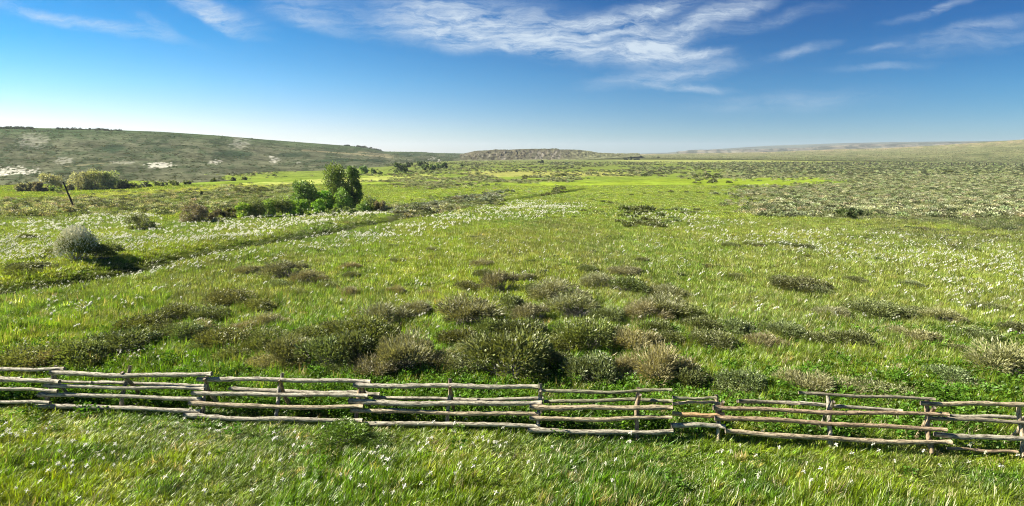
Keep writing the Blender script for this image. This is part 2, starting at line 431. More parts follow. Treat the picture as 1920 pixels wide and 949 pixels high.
# ------------------------------------------------------------------ hills
def interp(px, pts): return np.interp(px, [p[0] for p in pts], [p[1] for p in pts])
def loft(name, pxs, base_py, crest_py, base_y, crest_y, prof, colfn, mat, rows=90, back=10, disp=0, dscale=60, sink=.4, label=None, ridged=False, seed=5, fall=.12):
    t = np.linspace(0, 1, rows)
    T, PX = np.meshgrid(t, pxs, indexing='ij')
    by = interp(PX, base_y) if not callable(base_y) else base_y(PX)
    cy = interp(PX, crest_y)
    D = by * (cy / by) ** T
    PY = lerp(interp(PX, base_py), interp(PX, crest_py), prof(T))
    a, e = ray(PX, PY)
    x, y, z = a * D, D, CAM_H + e * D
    if disp:
        n = fbm(x / dscale, y / dscale * .45, 5, seed)
        if ridged: n = 1 - np.abs(2 * n - 1) * 2
        else: n = n - .5
        wgt = np.sin(np.pi * np.clip(T, 0, 1)) ** .7
        z = z + disp * n * wgt
        y = y + disp * n * wgt * (2.0 if ridged else .5)
    z[0] -= sink
    bx, byy, bz = [x], [y], [z]
    for k in range(1, back + 1):
        f = 1 + .06 * k
        bx.append((x[-1] * f)[None]); byy.append((y[-1] * f)[None]); bz.append((z[-1] - (z[-1] + 5) * fall * k / back * k)[None])
    x = np.vstack(bx); y = np.vstack(byy); z = np.vstack(bz)
    TT = np.vstack([T] + [T[-1:]] * back); PXX = np.vstack([PX] + [PX[-1:]] * back); PYY = np.vstack([PY] + [PY[-1:]] * back)
    nr, nc = x.shape
    i = np.arange(nr - 1)[:, None] * nc; j = np.arange(nc - 1)[None]
    q = np.stack([i + j, i + j + 1, i + nc + j + 1, i + nc + j], -1).reshape(-1, 4)
    c = colfn(PXX, PYY, TT, x, y)
    me = mesh_from(name, np.stack([x, y, z], -1).reshape(-1, 3), quads=q, mats=[mat], attrs={'Col': ('FLOAT_COLOR', rgba(c.reshape(-1, 3)))}, smooth=True)
    o = tag(link(name, me), label, kind='structure')
    return o, x, y, z, TT, PXX, PYY
M_HILL = ground_mat('hill_scrub', .16, .025, .42, .9, 3.0)
M_FARHILL = ground_mat('far_slope', .02, .004, .3, .7, 12.0)
def mixn(c, col, w_): return c + (np.asarray(col, float) - c) * np.clip(w_, 0, 1)[..., None]

ridge_crest = [(-700, 232), (-300, 235), (0, 239), (150, 241.5), (300, 247), (400, 253.5), (500, 262), (600, 269.5), (660, 274), (690, 277.5), (720, 284), (735, 284.5), (790, 285), (815, 287), (880, 288), (960, 289.5)]
ridge_base = [(-700, 400), (-200, 372), (0, 360), (100, 357), (250, 350), (400, 341), (560, 332), (700, 323), (800, 313), (880, 303), (960, 300)]
def base_y_of(px):
    u = np.unique(px)
    ys = np.array([pix_ground(p, interp(p, ridge_base))[1] for p in u[::8]])
    return np.interp(px, u[::8], ys)
crest_y = [(-700, 520), (0, 640), (400, 800), (700, 1250), (820, 1700), (960, 2000)]
def ridge_col(px, py, t, x, y):
    n = fbm(px / 14, py / 5, 5, 101); n2 = fbm(px / 60, py / 14, 4, 111)
    c = np.array((.096, .106, .062)) + 0 * px[..., None]
    c = mixn(c, (.040, .064, .030), sstep(.42, .6, n) * .65)
    c = mixn(c, (.145, .15, .09), sstep(.48, .64, n2) * .4)
    fl_ = sstep(.28, .10, t)                                     # olive apron at the foot
    c = mixn(c, (.115, .122, .070), fl_ * .85)
    c = mixn(c, (.045, .085, .030), sstep(.72, .95, t) * .65)
    for (cx, cy, rx, ry, k) in [(20, 320, 55, 7, 1.), (300, 310, 26, 6, .9), (403, 303, 12, 6, .8), (515, 298, 10, 7, .8), (450, 268, 22, 12, .35), (62, 263, 30, 14, .28), (120, 302, 18, 7, .4), (230, 306, 30, 4, .3), (560, 305, 5, 2, .5), (772, 290, 6, 2, .5), (812, 298, 8, 3, .7), (822, 301, 5, 2.5, .7)]:
        d = ((px - cx) / rx) ** 2 + ((py - cy) / ry) ** 2
        nz = fbm(px / 5, py / 2, 4, 121)
        c = mixn(c, (.42, .41, .33), sstep(1.0, .2, d + (nz - .5) * 3.4) * k)
    for (x0, y0, x1, y1, wd) in [(565, 283, 640, 288, 2.2), (640, 288, 740, 296, 2.4), (670, 285, 760, 294, 1.5), (120, 312, 240, 305, 1.)]:
        tt = np.clip((px - x0) / (x1 - x0), 0, 1); ly = y0 + (y1 - y0) * tt
        c = mixn(c, (.26, .235, .13), ((px > x0) & (px < x1)) * sstep(wd, .3 * wd, np.abs(py - ly) + (n - .5) * 2) * .7)
    for (cx, cy, rx, ry) in [(545, 291, 28, 4), (640, 302, 60, 4), (700, 301, 28, 3), (210, 278, 24, 9), (300, 283, 30, 7), (440, 290, 40, 5), (760, 291, 30, 5)]:
        d = ((px - cx) / rx) ** 2 + ((py - cy) / ry) ** 2
        c = mixn(c, (.030, .055, .028), sstep(1.2, .4, d + (n - .5) * 1.8) * .75)
    return c
pxs = np.arange(-700, 961, 3.2)
ridge, rx_, ry_, rz_, rT, rPX, rPY = loft('hillside', pxs, ridge_base, ridge_crest, base_y_of, crest_y, lambda t: .16 * np.clip(t / .3, 0, 1) + .84 * sstep(.12, 1.05, t) / sstep(.12, 1.05, 1.0), ridge_col, M_HILL, rows=130, disp=5.0, dscale=55, label='long dark green ridge rising on the left')

mesa_crest = [(862, 292), (880, 287.5), (891, 284.5), (915, 283.5), (930, 281.5), (936, 280.8), (960, 282), (993, 280.6), (1044, 279.6), (1050, 281.5), (1087, 282.3), (1110, 285.5), (1126, 288.3), (1165, 289.6), (1200, 290)]
mesa_base = [(862, 301), (930, 302.5), (1000, 301), (1094, 299), (1160, 296), (1200, 293)]
def mesa_col(px, py, t, x, y):
    n = fbm(px / 5, py / 6, 4, 131); g = fbm(px / 3.2 + py / 4, py / 9, 4, 141)
    c = np.array((.085, .078, .048)) + 0 * px[..., None]
    c = mixn(c, (.21, .195, .155), sstep(.52, .64, g) * .7 * sstep(.75, .5, t) * sstep(1090, 1030, px))
    c = mixn(c, (.085, .085, .05), sstep(.45, .58, n) * .8)
    c = mixn(c, (.075, .08, .045), sstep(.72, .9, t) * .8)
    c = mixn(c, (.17, .18, .09), sstep(.12, .02, t))
    c = mixn(c, (.13, .14, .07), sstep(1040, 1110, px) * .7)
    return c
loft('mesa', np.arange(862, 1201, .9), mesa_base, mesa_crest, [(862, 1000), (1200, 1350)], [(862, 1350), (1200, 1700)], lambda t: .08 * np.clip(t / .25, 0, 1) + .92 * sstep(.12, .97, t), mesa_col, ground_mat('mesa_rock', .12, .03, .3, .8, 2.0), rows=60, disp=6, dscale=16, ridged=True, label='low flat topped mesa with pale eroded flanks', seed=8)

blue_crest = [(1190, 290), (1250, 286.5), (1300, 282.5), (1440, 273.5), (1579, 268.5), (1668, 266.5), (1845, 264.5), (1960, 262), (2700, 250)]
loft('mountains', np.arange(1190, 2080, 4), [(1100, 289.5), (2700, 289.5)], blue_crest, [(0, 5000)], [(0, 6200)], lambda t: t, lambda px, py, t, x, y: np.array((.10, .12, .09)) + 0 * px[..., None], M_FARHILL, rows=30, disp=35, dscale=600, label='long blue mountain line on the far right horizon')
def bad_col(px, py, t, x, y):
    c = np.array((.15, .145, .11)) + 0 * px[..., None]
    c = mixn(c, (.07, .08, .06), sstep(.46, .56, fbm(px / 9, py / 3, 4, 151)))
    c = mixn(c, (.06, .08, .05), sstep(.7, .95, t) * sstep(1640, 1700, px))
    return c
loft('badlands', np.arange(1270, 2080, 2.5), [(1100, 289), (2300, 288)], [(1270, 289), (1300, 285), (1420, 282), (1500, 279), (1560, 274), (1600, 271), (1650, 270), (1700, 268.5), (1850, 265.3), (1960, 263.5), (2300, 256)], [(0, 3300)], [(0, 4600)], lambda t: t, bad_col, M_FARHILL, rows=40, disp=22, dscale=150, ridged=True, label='pale broken badlands below the far mountain line')
def rh_col(px, py, t, x, y):
    n = fbm(px / 40, py / 3, 4, 161); n3 = fbm(px / 6, py / 1.5, 4, 171)
    c = np.array((.165, .165, .078)) + 0 * px[..., None]
    c = mixn(c, (.14, .155, .065), sstep(.42, .6, n) * .7)
    c = mixn(c, (.09, .11, .045), sstep(.55, .65, n3) * .4)
    c = mixn(c, (.27, .22, .13), sstep(.75, .95, t) * sstep(.45, .6, n3) * .7)
    c = mixn(c, (.12, .145, .06), sstep(.55, 0, t) * .8)
    c = mixn(c, (.07, .085, .035), sstep(.56, .66, fbm(px / 25, py / 2, 4, 181)) * sstep(.9, .3, t) * .6)
    return c
rise = loft('grassy_rise', np.arange(1100, 2500, 3), [(1100, 297), (1300, 298), (1560, 301), (1960, 305), (2500, 312)], [(1100, 290.5), (1200, 289.5), (1270, 288), (1350, 286.6), (1440, 285.2), (1566, 280), (1655, 278), (1743, 273.5), (1850, 266.5), (1920, 261.5), (2500, 245)], [(1100, 1300), (1300, 1250), (1560, 980), (1960, 760), (2500, 560)], [(1100, 3000), (1560, 2600), (1960, 1900), (2500, 1500)], lambda t: t ** 1.1, rh_col, M_HILL, rows=80, disp=6, dscale=140, label='tan grassy rise on the right of the plain')

# ------------------------------------------------------------------ plant meshes
def strokes(P, D, L, W, rg, v=None, bend=.25):
    """pointed leaf strips: base quad + tip triangle, each with its own random shade"""
    n = len(P)
    D = D / np.linalg.norm(D, axis=1, keepdims=True)
    r = rg.normal(size=(n, 3)); s = np.cross(D, r); s /= np.linalg.norm(s, axis=1, keepdims=True)
    b = np.cross(D, s) * (bend * L)[:, None] * rg.uniform(-1, 1, (n, 1))
    W = np.asarray(W) * np.ones(n)
    mid = P + D * (L * .55)[:, None]
    tip = P + D * L[:, None] + b
    V = np.stack([P - s * W[:, None] * .4, P + s * W[:, None] * .4, mid + s * W[:, None] * .5 + b * .2, mid - s * W[:, None] * .5 + b * .2, tip], 1).reshape(-1, 3)
    i = np.arange(n)[:, None] * 5
    q = i + np.array([[0, 1, 2, 3]]); t = i + np.array([[3, 2, 4]])
    if v is None: v = rg.random(n)
    return V, q, t, np.repeat(v, 5)
def tubes(paths, radii, sides=4):
    """one tapered tube per path (paths: list of (k,3))"""
    Vs, Qs, o = [], [], 0
    ang = np.arange(sides) * 2 * np.pi / sides
    for p, rr in zip(paths, radii):
        p = np.asarray(p, float); d = np.gradient(p, axis=0); d /= np.linalg.norm(d, axis=1, keepdims=True) + 1e-9
        ref = np.array((.31, .9, .2)); s = np.cross(d, ref); s /= np.linalg.norm(s, axis=1, keepdims=True) + 1e-9; u = np.cross(d, s)
        ring = p[:, None] + rr[:, None, None] * (np.cos(ang)[None, :, None] * s[:, None] + np.sin(ang)[None, :, None] * u[:, None])
        Vs.append(ring.reshape(-1, 3)); k = len(p)
        i = np.arange(k - 1)[:, None] * sides; j = np.arange(sides)[None]
        Qs.append(o + np.stack([i + j, i + (j + 1) % sides, i + sides + (j + 1) % sides, i + sides + j], -1).reshape(-1, 4)); o += k * sides
    return np.vstack(Vs), np.vstack(Qs)
def tuft(seed, n, R_, h, wd, lean=.35, wind=(.25, .05)):
    rg = np.random.default_rng(seed)
    a = rg.random(n) * 2 * np.pi; r = R_ * np.sqrt(rg.random(n))
    P = np.stack([r * np.cos(a), r * np.sin(a), np.full(n, -.03)], 1)
    D = np.stack([np.cos(a) * lean * rg.random(n) + wind[0] + rg.normal(0, .18, n), np.sin(a) * lean * rg.random(n) + wind[1] + rg.normal(0, .18, n), np.ones(n)], 1)
    L = h * rg.uniform(.5, 1.15, n)
    V, q, t, v = strokes(P, D, L, wd * rg.uniform(.6, 1.3, n), rg, bend=.45)
    me = mesh_from('tuft', V, quads=q, tris=t, mats=[M_GRASS], attrs={'v': ('FLOAT', v)})
    return bpy.data.objects.new('tuft_source', me)
def forb(seed):
    rg = np.random.default_rng(seed); n = 46
    a = rg.random(n) * 2 * np.pi; r = .16 * np.sqrt(rg.random(n)); z = rg.uniform(.04, .34, n)
    P = np.stack([r * np.cos(a), r * np.sin(a), z], 1)
    D = np.stack([np.cos(a), np.sin(a), rg.uniform(-.2, .9, n)], 1)
    V, q, t, v = strokes(P, D, rg.uniform(.05, .10, n), rg.uniform(.03, .055, n), rg)
    me = mesh_from('forb', V, quads=q, tris=t, mats=[M_WEED], attrs={'v': ('FLOAT', v * .85)})
    return bpy.data.objects.new('forb_source', me)
def clump_src(seed, n=130, wl=.12, ww=.075):
    rg = np.random.default_rng(seed)
    a = rg.random(n) * 2 * np.pi; el_ = np.arcsin(rg.random(n) ** .8)
    rr = rg.uniform(.55, 1.0, n) * (1 + .25 * np.sin(3 * a + seed))
    P = np.stack([rr * np.cos(a) * np.cos(el_) * .5, rr * np.sin(a) * np.cos(el_) * .5, rr * np.sin(el_) * .42], 1)
    D = P * (1.4, 1.4, 1.2) + (0.05, 0, .12) + rg.normal(0, .18, (n, 3))
    V, q, t, v = strokes(P, D, wl * rg.uniform(.6, 1.3, n), ww * rg.uniform(.6, 1.4, n), rg)
    me = mesh_from('clump', V, quads=q, tris=t, mats=[M_CLUMP], attrs={'v': ('FLOAT', v)})
    return bpy.data.objects.new('clump_source', me)
def scatter(name, x, y, z, rot, scl, tint, idx, protos, label, cat=None):
    n = len(x)
    me = mesh_from(name, np.stack([x, y, z], 1), attrs={'rot': ('FLOAT_VECTOR', rot), 'scl': ('FLOAT_VECTOR', scl), 'tint': ('FLOAT_COLOR', rgba(tint)), 'pick': ('INT', idx)})
    o = tag(link(name, me), label, cat, kind='stuff')
    ng = bpy.data.node_groups.new(name, 'GeometryNodeTree')
    ng.interface.new_socket('Geometry', in_out='INPUT', socket_type='NodeSocketGeometry')
    ng.interface.new_socket('Geometry', in_out='OUTPUT', socket_type='NodeSocketGeometry')
    N = ng.nodes; Lk = ng.links
    gi = N.new('NodeGroupInput'); go = N.new('NodeGroupOutput')
    jn = N.new('GeometryNodeJoinGeometry')
    for p in protos:
        oi = N.new('GeometryNodeObjectInfo'); oi.inputs['Object'].default_value = p; oi.inputs['As Instance'].default_value = True
        Lk.new(oi.outputs['Geometry'], jn.inputs[0])
    def attr(nm, typ):
        a = N.new('GeometryNodeInputNamedAttribute'); a.data_type = typ; a.inputs['Name'].default_value = nm
        return a.outputs['Attribute']
    ip = N.new('GeometryNodeInstanceOnPoints')
    Lk.new(gi.outputs[0], ip.inputs['Points']); Lk.new(jn.outputs[0], ip.inputs['Instance'])
    ip.inputs['Pick Instance'].default_value = True
    Lk.new(attr('pick', 'INT'), ip.inputs['Instance Index'])
    Lk.new(attr('rot', 'FLOAT_VECTOR'), ip.inputs['Rotation']); Lk.new(attr('scl', 'FLOAT_VECTOR'), ip.inputs['Scale'])
    Lk.new(ip.outputs[0], go.inputs[0])
    md = o.modifiers.new('instances', 'NODES'); md.node_group = ng
    return o
def sample(n, y0, y1, pw=1.0):
    """uniform places in the wedge seen by the camera, plus a margin"""
    y = np.sqrt(rng.random(n) * (y1 ** 2 - y0 ** 2) + y0 ** 2)
    x = (rng.random(n) * 2 - 1) * (y * .96 + 3)
    return x, y
def rots(n, tilt=.12): return np.stack([rng.normal(0, tilt, n), rng.normal(0, tilt, n), rng.uniform(-.6, .6, n)], 1)

# ---- foreground shrub list: px, py(foot), width px, height px, type, label
SH = []
def S(px, py, wpx, hpx, typ, label, group='shrubs scattered over the near meadow'): SH.append((px, py, wpx, hpx, typ, label, group))
G1 = 'large shrubs in the band behind the rail fence'
S(60, 690, 96, 42, 'olive', 'dark olive low shrub behind the fence at its left end', G1)
S(142, 682, 110, 48, 'olive', 'second dark olive shrub from the left end of the fence', G1)
S(228, 660, 120, 42, 'dark', 'long dark spreading shrub right of the two olive shrubs at the left', G1)
S(270, 622, 86, 34, 'olive', 'yellow-tinged olive shrub above the long dark spreading shrub', G1)
S(330, 600, 80, 30, 'dark', 'dark low shrub between the olive shrub and the flower patch at left', G1)
S(395, 602, 64, 32, 'dark', 'small dark shrub left of the white flower cluster in the shrub band', G1)
S(357, 628, 66, 30, 'brown', 'brownish fine-twigged shrub left of the middle of the shrub band', G1)
S(430, 572, 70, 34, 'dark', 'dark grey-green shrub on the brown slope below the ditch', G1)
S(480, 584, 62, 28, 'olive', 'olive shrub just right of the dark one on the brown slope', G1)
S(540, 520, 76, 32, 'brown', 'broad grey-brown shrub highest on the left slope', G1)
S(465, 512, 42, 18, 'brown', 'small grey-brown shrub left of the broad one high on the slope', G1)
S(580, 530, 52, 24, 'brown', 'grey-brown shrub right of the broad one high on the slope', G1)
S(418, 650, 88, 40, 'olive', 'wide olive shrub beside white flowers in the middle of the left half', G1)
S(432, 678, 62, 28, 'olive', 'low olive shrub nearest the fence in the left half', G1)
S(532, 682, 84, 52, 'dark', 'large dark shrub left of the pair behind the second fence joint', G1)
S(612, 686, 96, 58, 'dark', 'large dark rounded shrub behind the third fence bay', G1)
S(478, 660, 50, 30, 'olive', 'narrow olive shrub left of the large dark rounded ones', G1)
S(655, 680, 90, 62, 'dark', 'dark upright shrub touching the brown-topped one behind the fence', G1)
S(688, 652, 104, 58, 'olive', 'olive shrub with a wide domed top above the grey-footed shrub', G1)
S(757, 690, 98, 72, 'brown', 'big brown-topped shrub with bare grey stems at its foot', G1)
S(718, 606, 84, 40, 'brown', 'brown fine-twigged shrub standing behind the olive domed one', G1)
S(780, 592, 62, 28, 'brown', 'pale brown low shrub in the middle of the meadow', G1)
S(806, 556, 30, 20, 'brown', 'single small round grey shrub left of the centre', G1)
S(870, 606, 108, 52, 'brown', 'broad brown-grey shrub fanning to the right near the centre', G1)
S(860, 652, 78, 40, 'olive', 'olive low shrub between the two brown ones near the centre', G1)
S(918, 630, 66, 36, 'olive', 'light olive shrub up against the dark one at the centre', G1)
S(975, 638, 98, 42, 'dark', 'dark purple-grey shrub behind the biggest one', G1)
S(955, 703, 160, 84, 'olive', 'biggest shrub, olive-topped over bare grey stems behind the fence', G1)
S(1110, 714, 100, 54, 'sage', 'rounded grey-green shrub right of the biggest one', G1)
S(1240, 716, 96, 70, 'dry', 'tall yellowish shrub with pale dead twigs behind the fence', G1)
S(1178, 708, 56, 46, 'dry', 'small yellowish shrub joined to the tall yellowish one', G1)
S(1190, 655, 86, 48, 'dry', 'pinkish-grey twiggy shrub above the small yellowish one', G1)
S(1102, 655, 104, 62, 'olive', 'wide khaki shrub with upright sprays right of centre', G1)
S(1140, 608, 66, 34, 'sage', 'green shrub between two grey twiggy shrubs right of centre', G1)
S(1078, 594, 92, 44, 'dry', 'grey twiggy shrub leaning right above the khaki shrub', G1)
S(1045, 566, 84, 40, 'brown', 'grey-pink shrub in the dry grass near the centre', G1)
S(955, 585, 56, 34, 'sage', 'grey-green shrub below the long grey-brown one at centre', G1)
S(944, 548, 66, 42, 'brown', 'long grey-brown shrub standing in the dry centre patch', G1)
S(905, 524, 36, 22, 'dark', 'small dark shrub at the left of the dry centre patch', G1)
S(903, 502, 36, 18, 'brown', 'small brown shrub just above the small dark one', G1)
S(1175, 552, 64, 34, 'dark', 'dark green shrub right of the dry centre patch', G1)
S(1172, 515, 56, 20, 'brown', 'flat brown shrub above the dark green one', G1)
S(1100, 514, 42, 18, 'dark', 'small dark shrub at the top of the dry centre patch', G1)
S(1240, 590, 84, 40, 'dry', 'faded brown shrub in tan grass right of the centre', G1)
S(1253, 556, 64, 26, 'brown', 'low brown shrub above the faded one in tan grass', G1)
S(1290, 728, 76, 46, 'dark', 'dark shrub standing in for the shadow of the tall yellowish shrub', G1)  # dark foliage placed where the tall shrub's cast shadow lies
S(1392, 736, 86, 48, 'sage', 'grey-green shrub right of the shadow stand-in behind the fence', G1)
S(1315, 622, 66, 34, 'dark', 'dark green shrub at the left of the right-hand meadow pair', G1)
S(1378, 627, 66, 34, 'sage', 'grey-green shrub at the right of the right-hand meadow pair', G1)
S(1470, 632, 62, 34, 'sage', 'first shrub of the ragged row across the right meadow', G1)
S(1530, 645, 62, 28, 'dark', 'second shrub of the ragged row across the right meadow', G1)
S(1600, 650, 74, 34, 'dark', 'last and widest shrub of the ragged row across the right meadow', G1)
S(1595, 738, 70, 32, 'dry', 'khaki shrub just above the fence in the right half', G1)
S(1695, 752, 66, 26, 'sage', 'low grey-green shrub touching the fence at the right', G1)
S(1780, 722, 80, 36, 'sage', 'bluish-green shrub above the right end of the fence', G1)
S(1893, 702, 120, 58, 'dry', 'large khaki shrub at the right edge above the fence', G1)
S(1800, 668, 46, 22, 'dark', 'small very dark shrub standing in for the dark hole left of the large khaki one', G1)  # a dark hole in the meadow, drawn as dark foliage
S(1836, 636, 66, 26, 'sage', 'grey-green shrub among white flowers near the right edge', G1)
S(1903, 628, 56, 28, 'dark', 'dark shrub among white flowers at the right edge', G1)
S(1770, 606, 66, 28, 'dry', 'pale tan shrub in the right meadow', G1)
S(1645, 592, 86, 30, 'sage', 'wide low green shrub in the right meadow', G1)
S(1500, 545, 92, 28, 'dark', 'widest dark shrub of the upper right meadow', G1)
S(1462, 530, 34, 14, 'dark', 'small dark shrub left of the widest dark one in the upper right meadow', G1)
S(1530, 553, 66, 18, 'sage', 'flat grey-green shrub below the widest dark one in the upper right meadow', G1)
S(640, 826, 96, 34, 'grassy', 'low leafy shrub in front of the fence', 'shrubs in front of the fence')
S(705, 832, 56, 18, 'grassy', 'small weedy shrub right of the leafy one in front of the fence', 'shrubs in front of the fence')
FILL = [(100, 690), (185, 672), (250, 650), (300, 625), (345, 640), (380, 660), (505, 690), (570, 690), (640, 700), (700, 702), (560, 560), (520, 545), (610, 545), (500, 610), (460, 625), (590, 640), (640, 625), (560, 655), (505, 640), (820, 690), (860, 695), (1040, 690), (900, 672), (1060, 660), (1010, 655), (1010, 600), (1150, 640), (1230, 625), (1260, 650), (1290, 600), (1210, 600), (1000, 560), (1130, 540), (1340, 650), (1430, 650), (1700, 600), (1680, 630), (1740, 640), (1560, 600), (1640, 740), (1500, 735), (1830, 740), (1350, 745), (985, 530), (870, 545), (740, 560)]
for (fx_, fy_) in FILL:
    t_ = ['olive', 'brown', 'dark', 'sage', 'dry'][rng.integers(0, 5)]
    w__ = rng.uniform(50, 86) * (fy_ / 700) ** 1.5
    S(fx_ + rng.uniform(-8, 8), fy_ + rng.uniform(-5, 5), w__, w__ * rng.uniform(.38, .55), t_, {'olive': 'olive', 'brown': 'brownish', 'dark': 'dark', 'sage': 'grey-green', 'dry': 'straw-coloured'}[t_] + ' low shrub filling a gap between the larger shrubs behind the fence', 'low shrubs between the larger ones behind the fence')
# small ones on the mid meadow
G2 = 'small dark shrubs dotted over the middle meadow'
def many(pts, typ, label, group=G2):
    for p in pts: S(p[0], p[1], p[2], p[3] if len(p) > 3 else p[2] * .5, typ, label, group)
S(660, 508, 38, 18, 'brown', 'upper one of three small grey shrubs below the ditch', G2)
S(658, 522, 34, 16, 'sage', 'middle one of three small grey shrubs below the ditch', G2)
S(658, 555, 38, 20, 'brown', 'lowest of three small grey shrubs below the ditch', G2)
S(738, 467, 20, 9, 'dark', 'tiny dark shrub above the left half of the central slope', G2)
S(745, 492, 26, 10, 'dark', 'tiny flat dark shrub below the tiny one on the central slope', G2)
S(810, 474, 24, 12, 'dark', 'tiny rounded dark shrub near the top of the central slope', G2)
S(890, 446, 18, 8, 'dark', 'tiny dark shrub in the plain green part above centre', G2)
S(1012, 448, 14, 7, 'dark', 'tiniest dark shrub left of the dark patch', G2)
S(1203, 494, 26, 11, 'dark', 'small dark shrub under the dark patch right of centre', G2)
S(1370, 466, 30, 14, 'dark', 'left one of two small shrubs under the grey brush field', G2)
S(1408, 462, 28, 12, 'dark', 'right one of two small shrubs under the grey brush field', G2)
S(1472, 462, 36, 10, 'sage', 'flat shrub left of the longer one under the grey brush field', G2)
S(1508, 468, 38, 12, 'dark', 'longer flat dark shrub under the grey brush field', G2)
S(1610, 450, 30, 8, 'dark', 'dark flat shrub close under the grey brush field', G2)
S(1662, 466, 24, 8, 'sage', 'tiny green shrub far right under the grey brush field', G2)
S(1603, 532, 38, 15, 'dark', 'small dark shrub right of the widest one in the right meadow', G2)
S(1708, 538, 44, 15, 'sage', 'small green shrub among flowers in the right meadow', G2)
S(1408, 554, 34, 12, 'dark', 'small dark shrub left of the flat grey-green one', G2)
S(1380, 522, 28, 12, 'dark', 'single small dark shrub above the small one in the right meadow', G2)
S(1322, 505, 26, 10, 'dark', 'tiny dark shrub between centre and right meadow', G2)
S(1725, 590, 56, 16, 'dark', 'dark flat shrub below flowers in the right meadow', G2)
S(1850, 585, 60, 16, 'dark', 'long dark shrub among the thick right-hand flowers', G2)
S(45, 512, 84, 20, 'dark', 'long low dark shrub in the hollow beside the ditch', 'shrubs by the ditch')
S(48, 448, 28, 12, 'dark', 'tiny dark shrub left of the blossoming bush', 'shrubs by the ditch')
S(88, 446, 12, 6, 'sage', 'tiniest green tuft of a shrub left of the blossoming bush', 'shrubs by the ditch')
S(104, 480, 38, 16, 'olive', 'low shrub touching the left foot of the blossoming bush', 'shrubs by the ditch')
S(150, 492, 66, 56, 'blossom', 'rounded bush covered in cream blossom on the left meadow', 'bushes of the left meadow')
S(192, 488, 66, 30, 'olive', 'dark leafy bush at the right foot of the blossoming bush', 'bushes of the left meadow')
many([(rng.uniform(1158, 1242), rng.uniform(392, 432), rng.uniform(16, 30), rng.uniform(8, 13)) for _ in range(26)], 'dark', 'small dark shrub in the dense dark patch right of the centre', 'shrubs of the dark patch right of centre')
many([(rng.uniform(1235, 1310), rng.uniform(394, 425), rng.uniform(12, 26), rng.uniform(5, 9)) for _ in range(14)], 'sage', 'small grey-green shrub in the thin strip beside the dark patch', 'shrubs beside the dark patch')
many([(rng.uniform(1300, 1348), rng.uniform(331, 346), rng.uniform(7, 13), rng.uniform(5, 8)) for _ in range(14)], 'dark', 'little dark shrub in the cluster on the bright green flat', 'shrubs on the bright green flat')
many([(1257, 362, 9, 6), (1368, 346, 12, 7), (1132, 381, 9, 6), (1143, 382, 9, 6), (1184, 367, 6, 4), (1288, 362, 8, 4), (1208, 364, 7, 3), (1017, 388, 11, 5), (1096, 398, 10, 6), (1111, 375, 6, 3), (1130, 364, 6, 3), (1236, 362, 8, 3), (1312, 362, 12, 3), (1335, 360, 9, 3), (1278, 375, 8, 3), (1300, 388, 6, 3), (1320, 393, 7, 3), (1360, 400, 9, 3), (1335, 398, 7, 3)], 'dark', 'lone dot-like dark shrub out on the bright green flat', 'lone shrubs on the bright green flat')
many([(rng.uniform(1018, 1068), 0, rng.uniform(9, 16), rng.uniform(5, 7)) for _ in range(14)], 'dark', 'dark shrub in the row along the far end of the ditch', 'shrubs at the far end of the ditch')
many([(988, 336, 14, 8), (984, 338, 8, 6), (1046, 333, 12, 7), (1056, 333, 9, 8), (1010, 340, 9, 4), (1020, 341, 9, 4), (1050, 339, 8, 4), (1030, 334, 9, 5), (1004, 334, 8, 4), (1072, 337, 7, 4), (870, 348, 9, 5), (878, 346, 9, 4)], 'dark', 'dark shrub in the far row in front of the tan strip', 'shrubs before the tan strip')
many([(rng.uniform(735, 955), 0, rng.uniform(12, 24), rng.uniform(7, 10)) for _ in range(46)], 'bluesage', 'blue-grey sagebrush in the belt right of the tall tree', 'sagebrush in the belt right of the tall tree')
many([(1596, 404, 22, 16), (1578, 410, 30, 20), (1566, 402, 16, 10)], 'green', 'dark green bush at the lower edge of the grey brush field', 'green bushes at the edge of the brush field')
S(1783, 326, 16, 7, 'dark', 'single dark bush out in the grey brush field near the far fence', 'green bushes at the edge of the brush field')
many([(341, 366, 7, 6), (351, 365, 9, 7), (354, 369, 10, 5), (322, 367, 6, 4), (392, 365, 5, 4), (314, 367, 6, 3)], 'dark', 'little dark shrub by the yellow strip left of the trees', 'shrubs by the yellow strip')
many([(rng.uniform(440, 505), rng.uniform(356, 366), rng.uniform(7, 11), rng.uniform(4, 7)) for _ in range(22)], 'dark', 'dark dot-like shrub in the scattered group left above the trees', 'shrubs left above the trees')
SH2 = []
for (px, py, wp, hp, typ, lab, grp) in SH:
    if py == 0:
        if px < 960: py = float(np.interp(px, [735, 955], [402, 369])) + rng.uniform(-8, 3)
        else: py = float(np.interp(px, [1018, 1095], [366, 351])) + rng.uniform(-3, 2)
    gx, gy = pix_ground(px, py)
    zc = gy * cp + (CAM_H - float(g0(np.array([gx]), np.array([gy]))[0])) * sp
    SH2.append((gx, gy, wp * zc / FPX, hp * zc / FPX, typ, lab, grp))
sh_xy = np.array([(s[0], s[1], s[2] * .42) for s in SH2])
def near_shrub(x, y, grow=1.0):
    m = np.zeros(len(x), bool)
    for (sx_, sy_, r_) in sh_xy:
        m |= (x - sx_) ** 2 + (y - sy_) ** 2 < (r_ * grow) ** 2
    return m

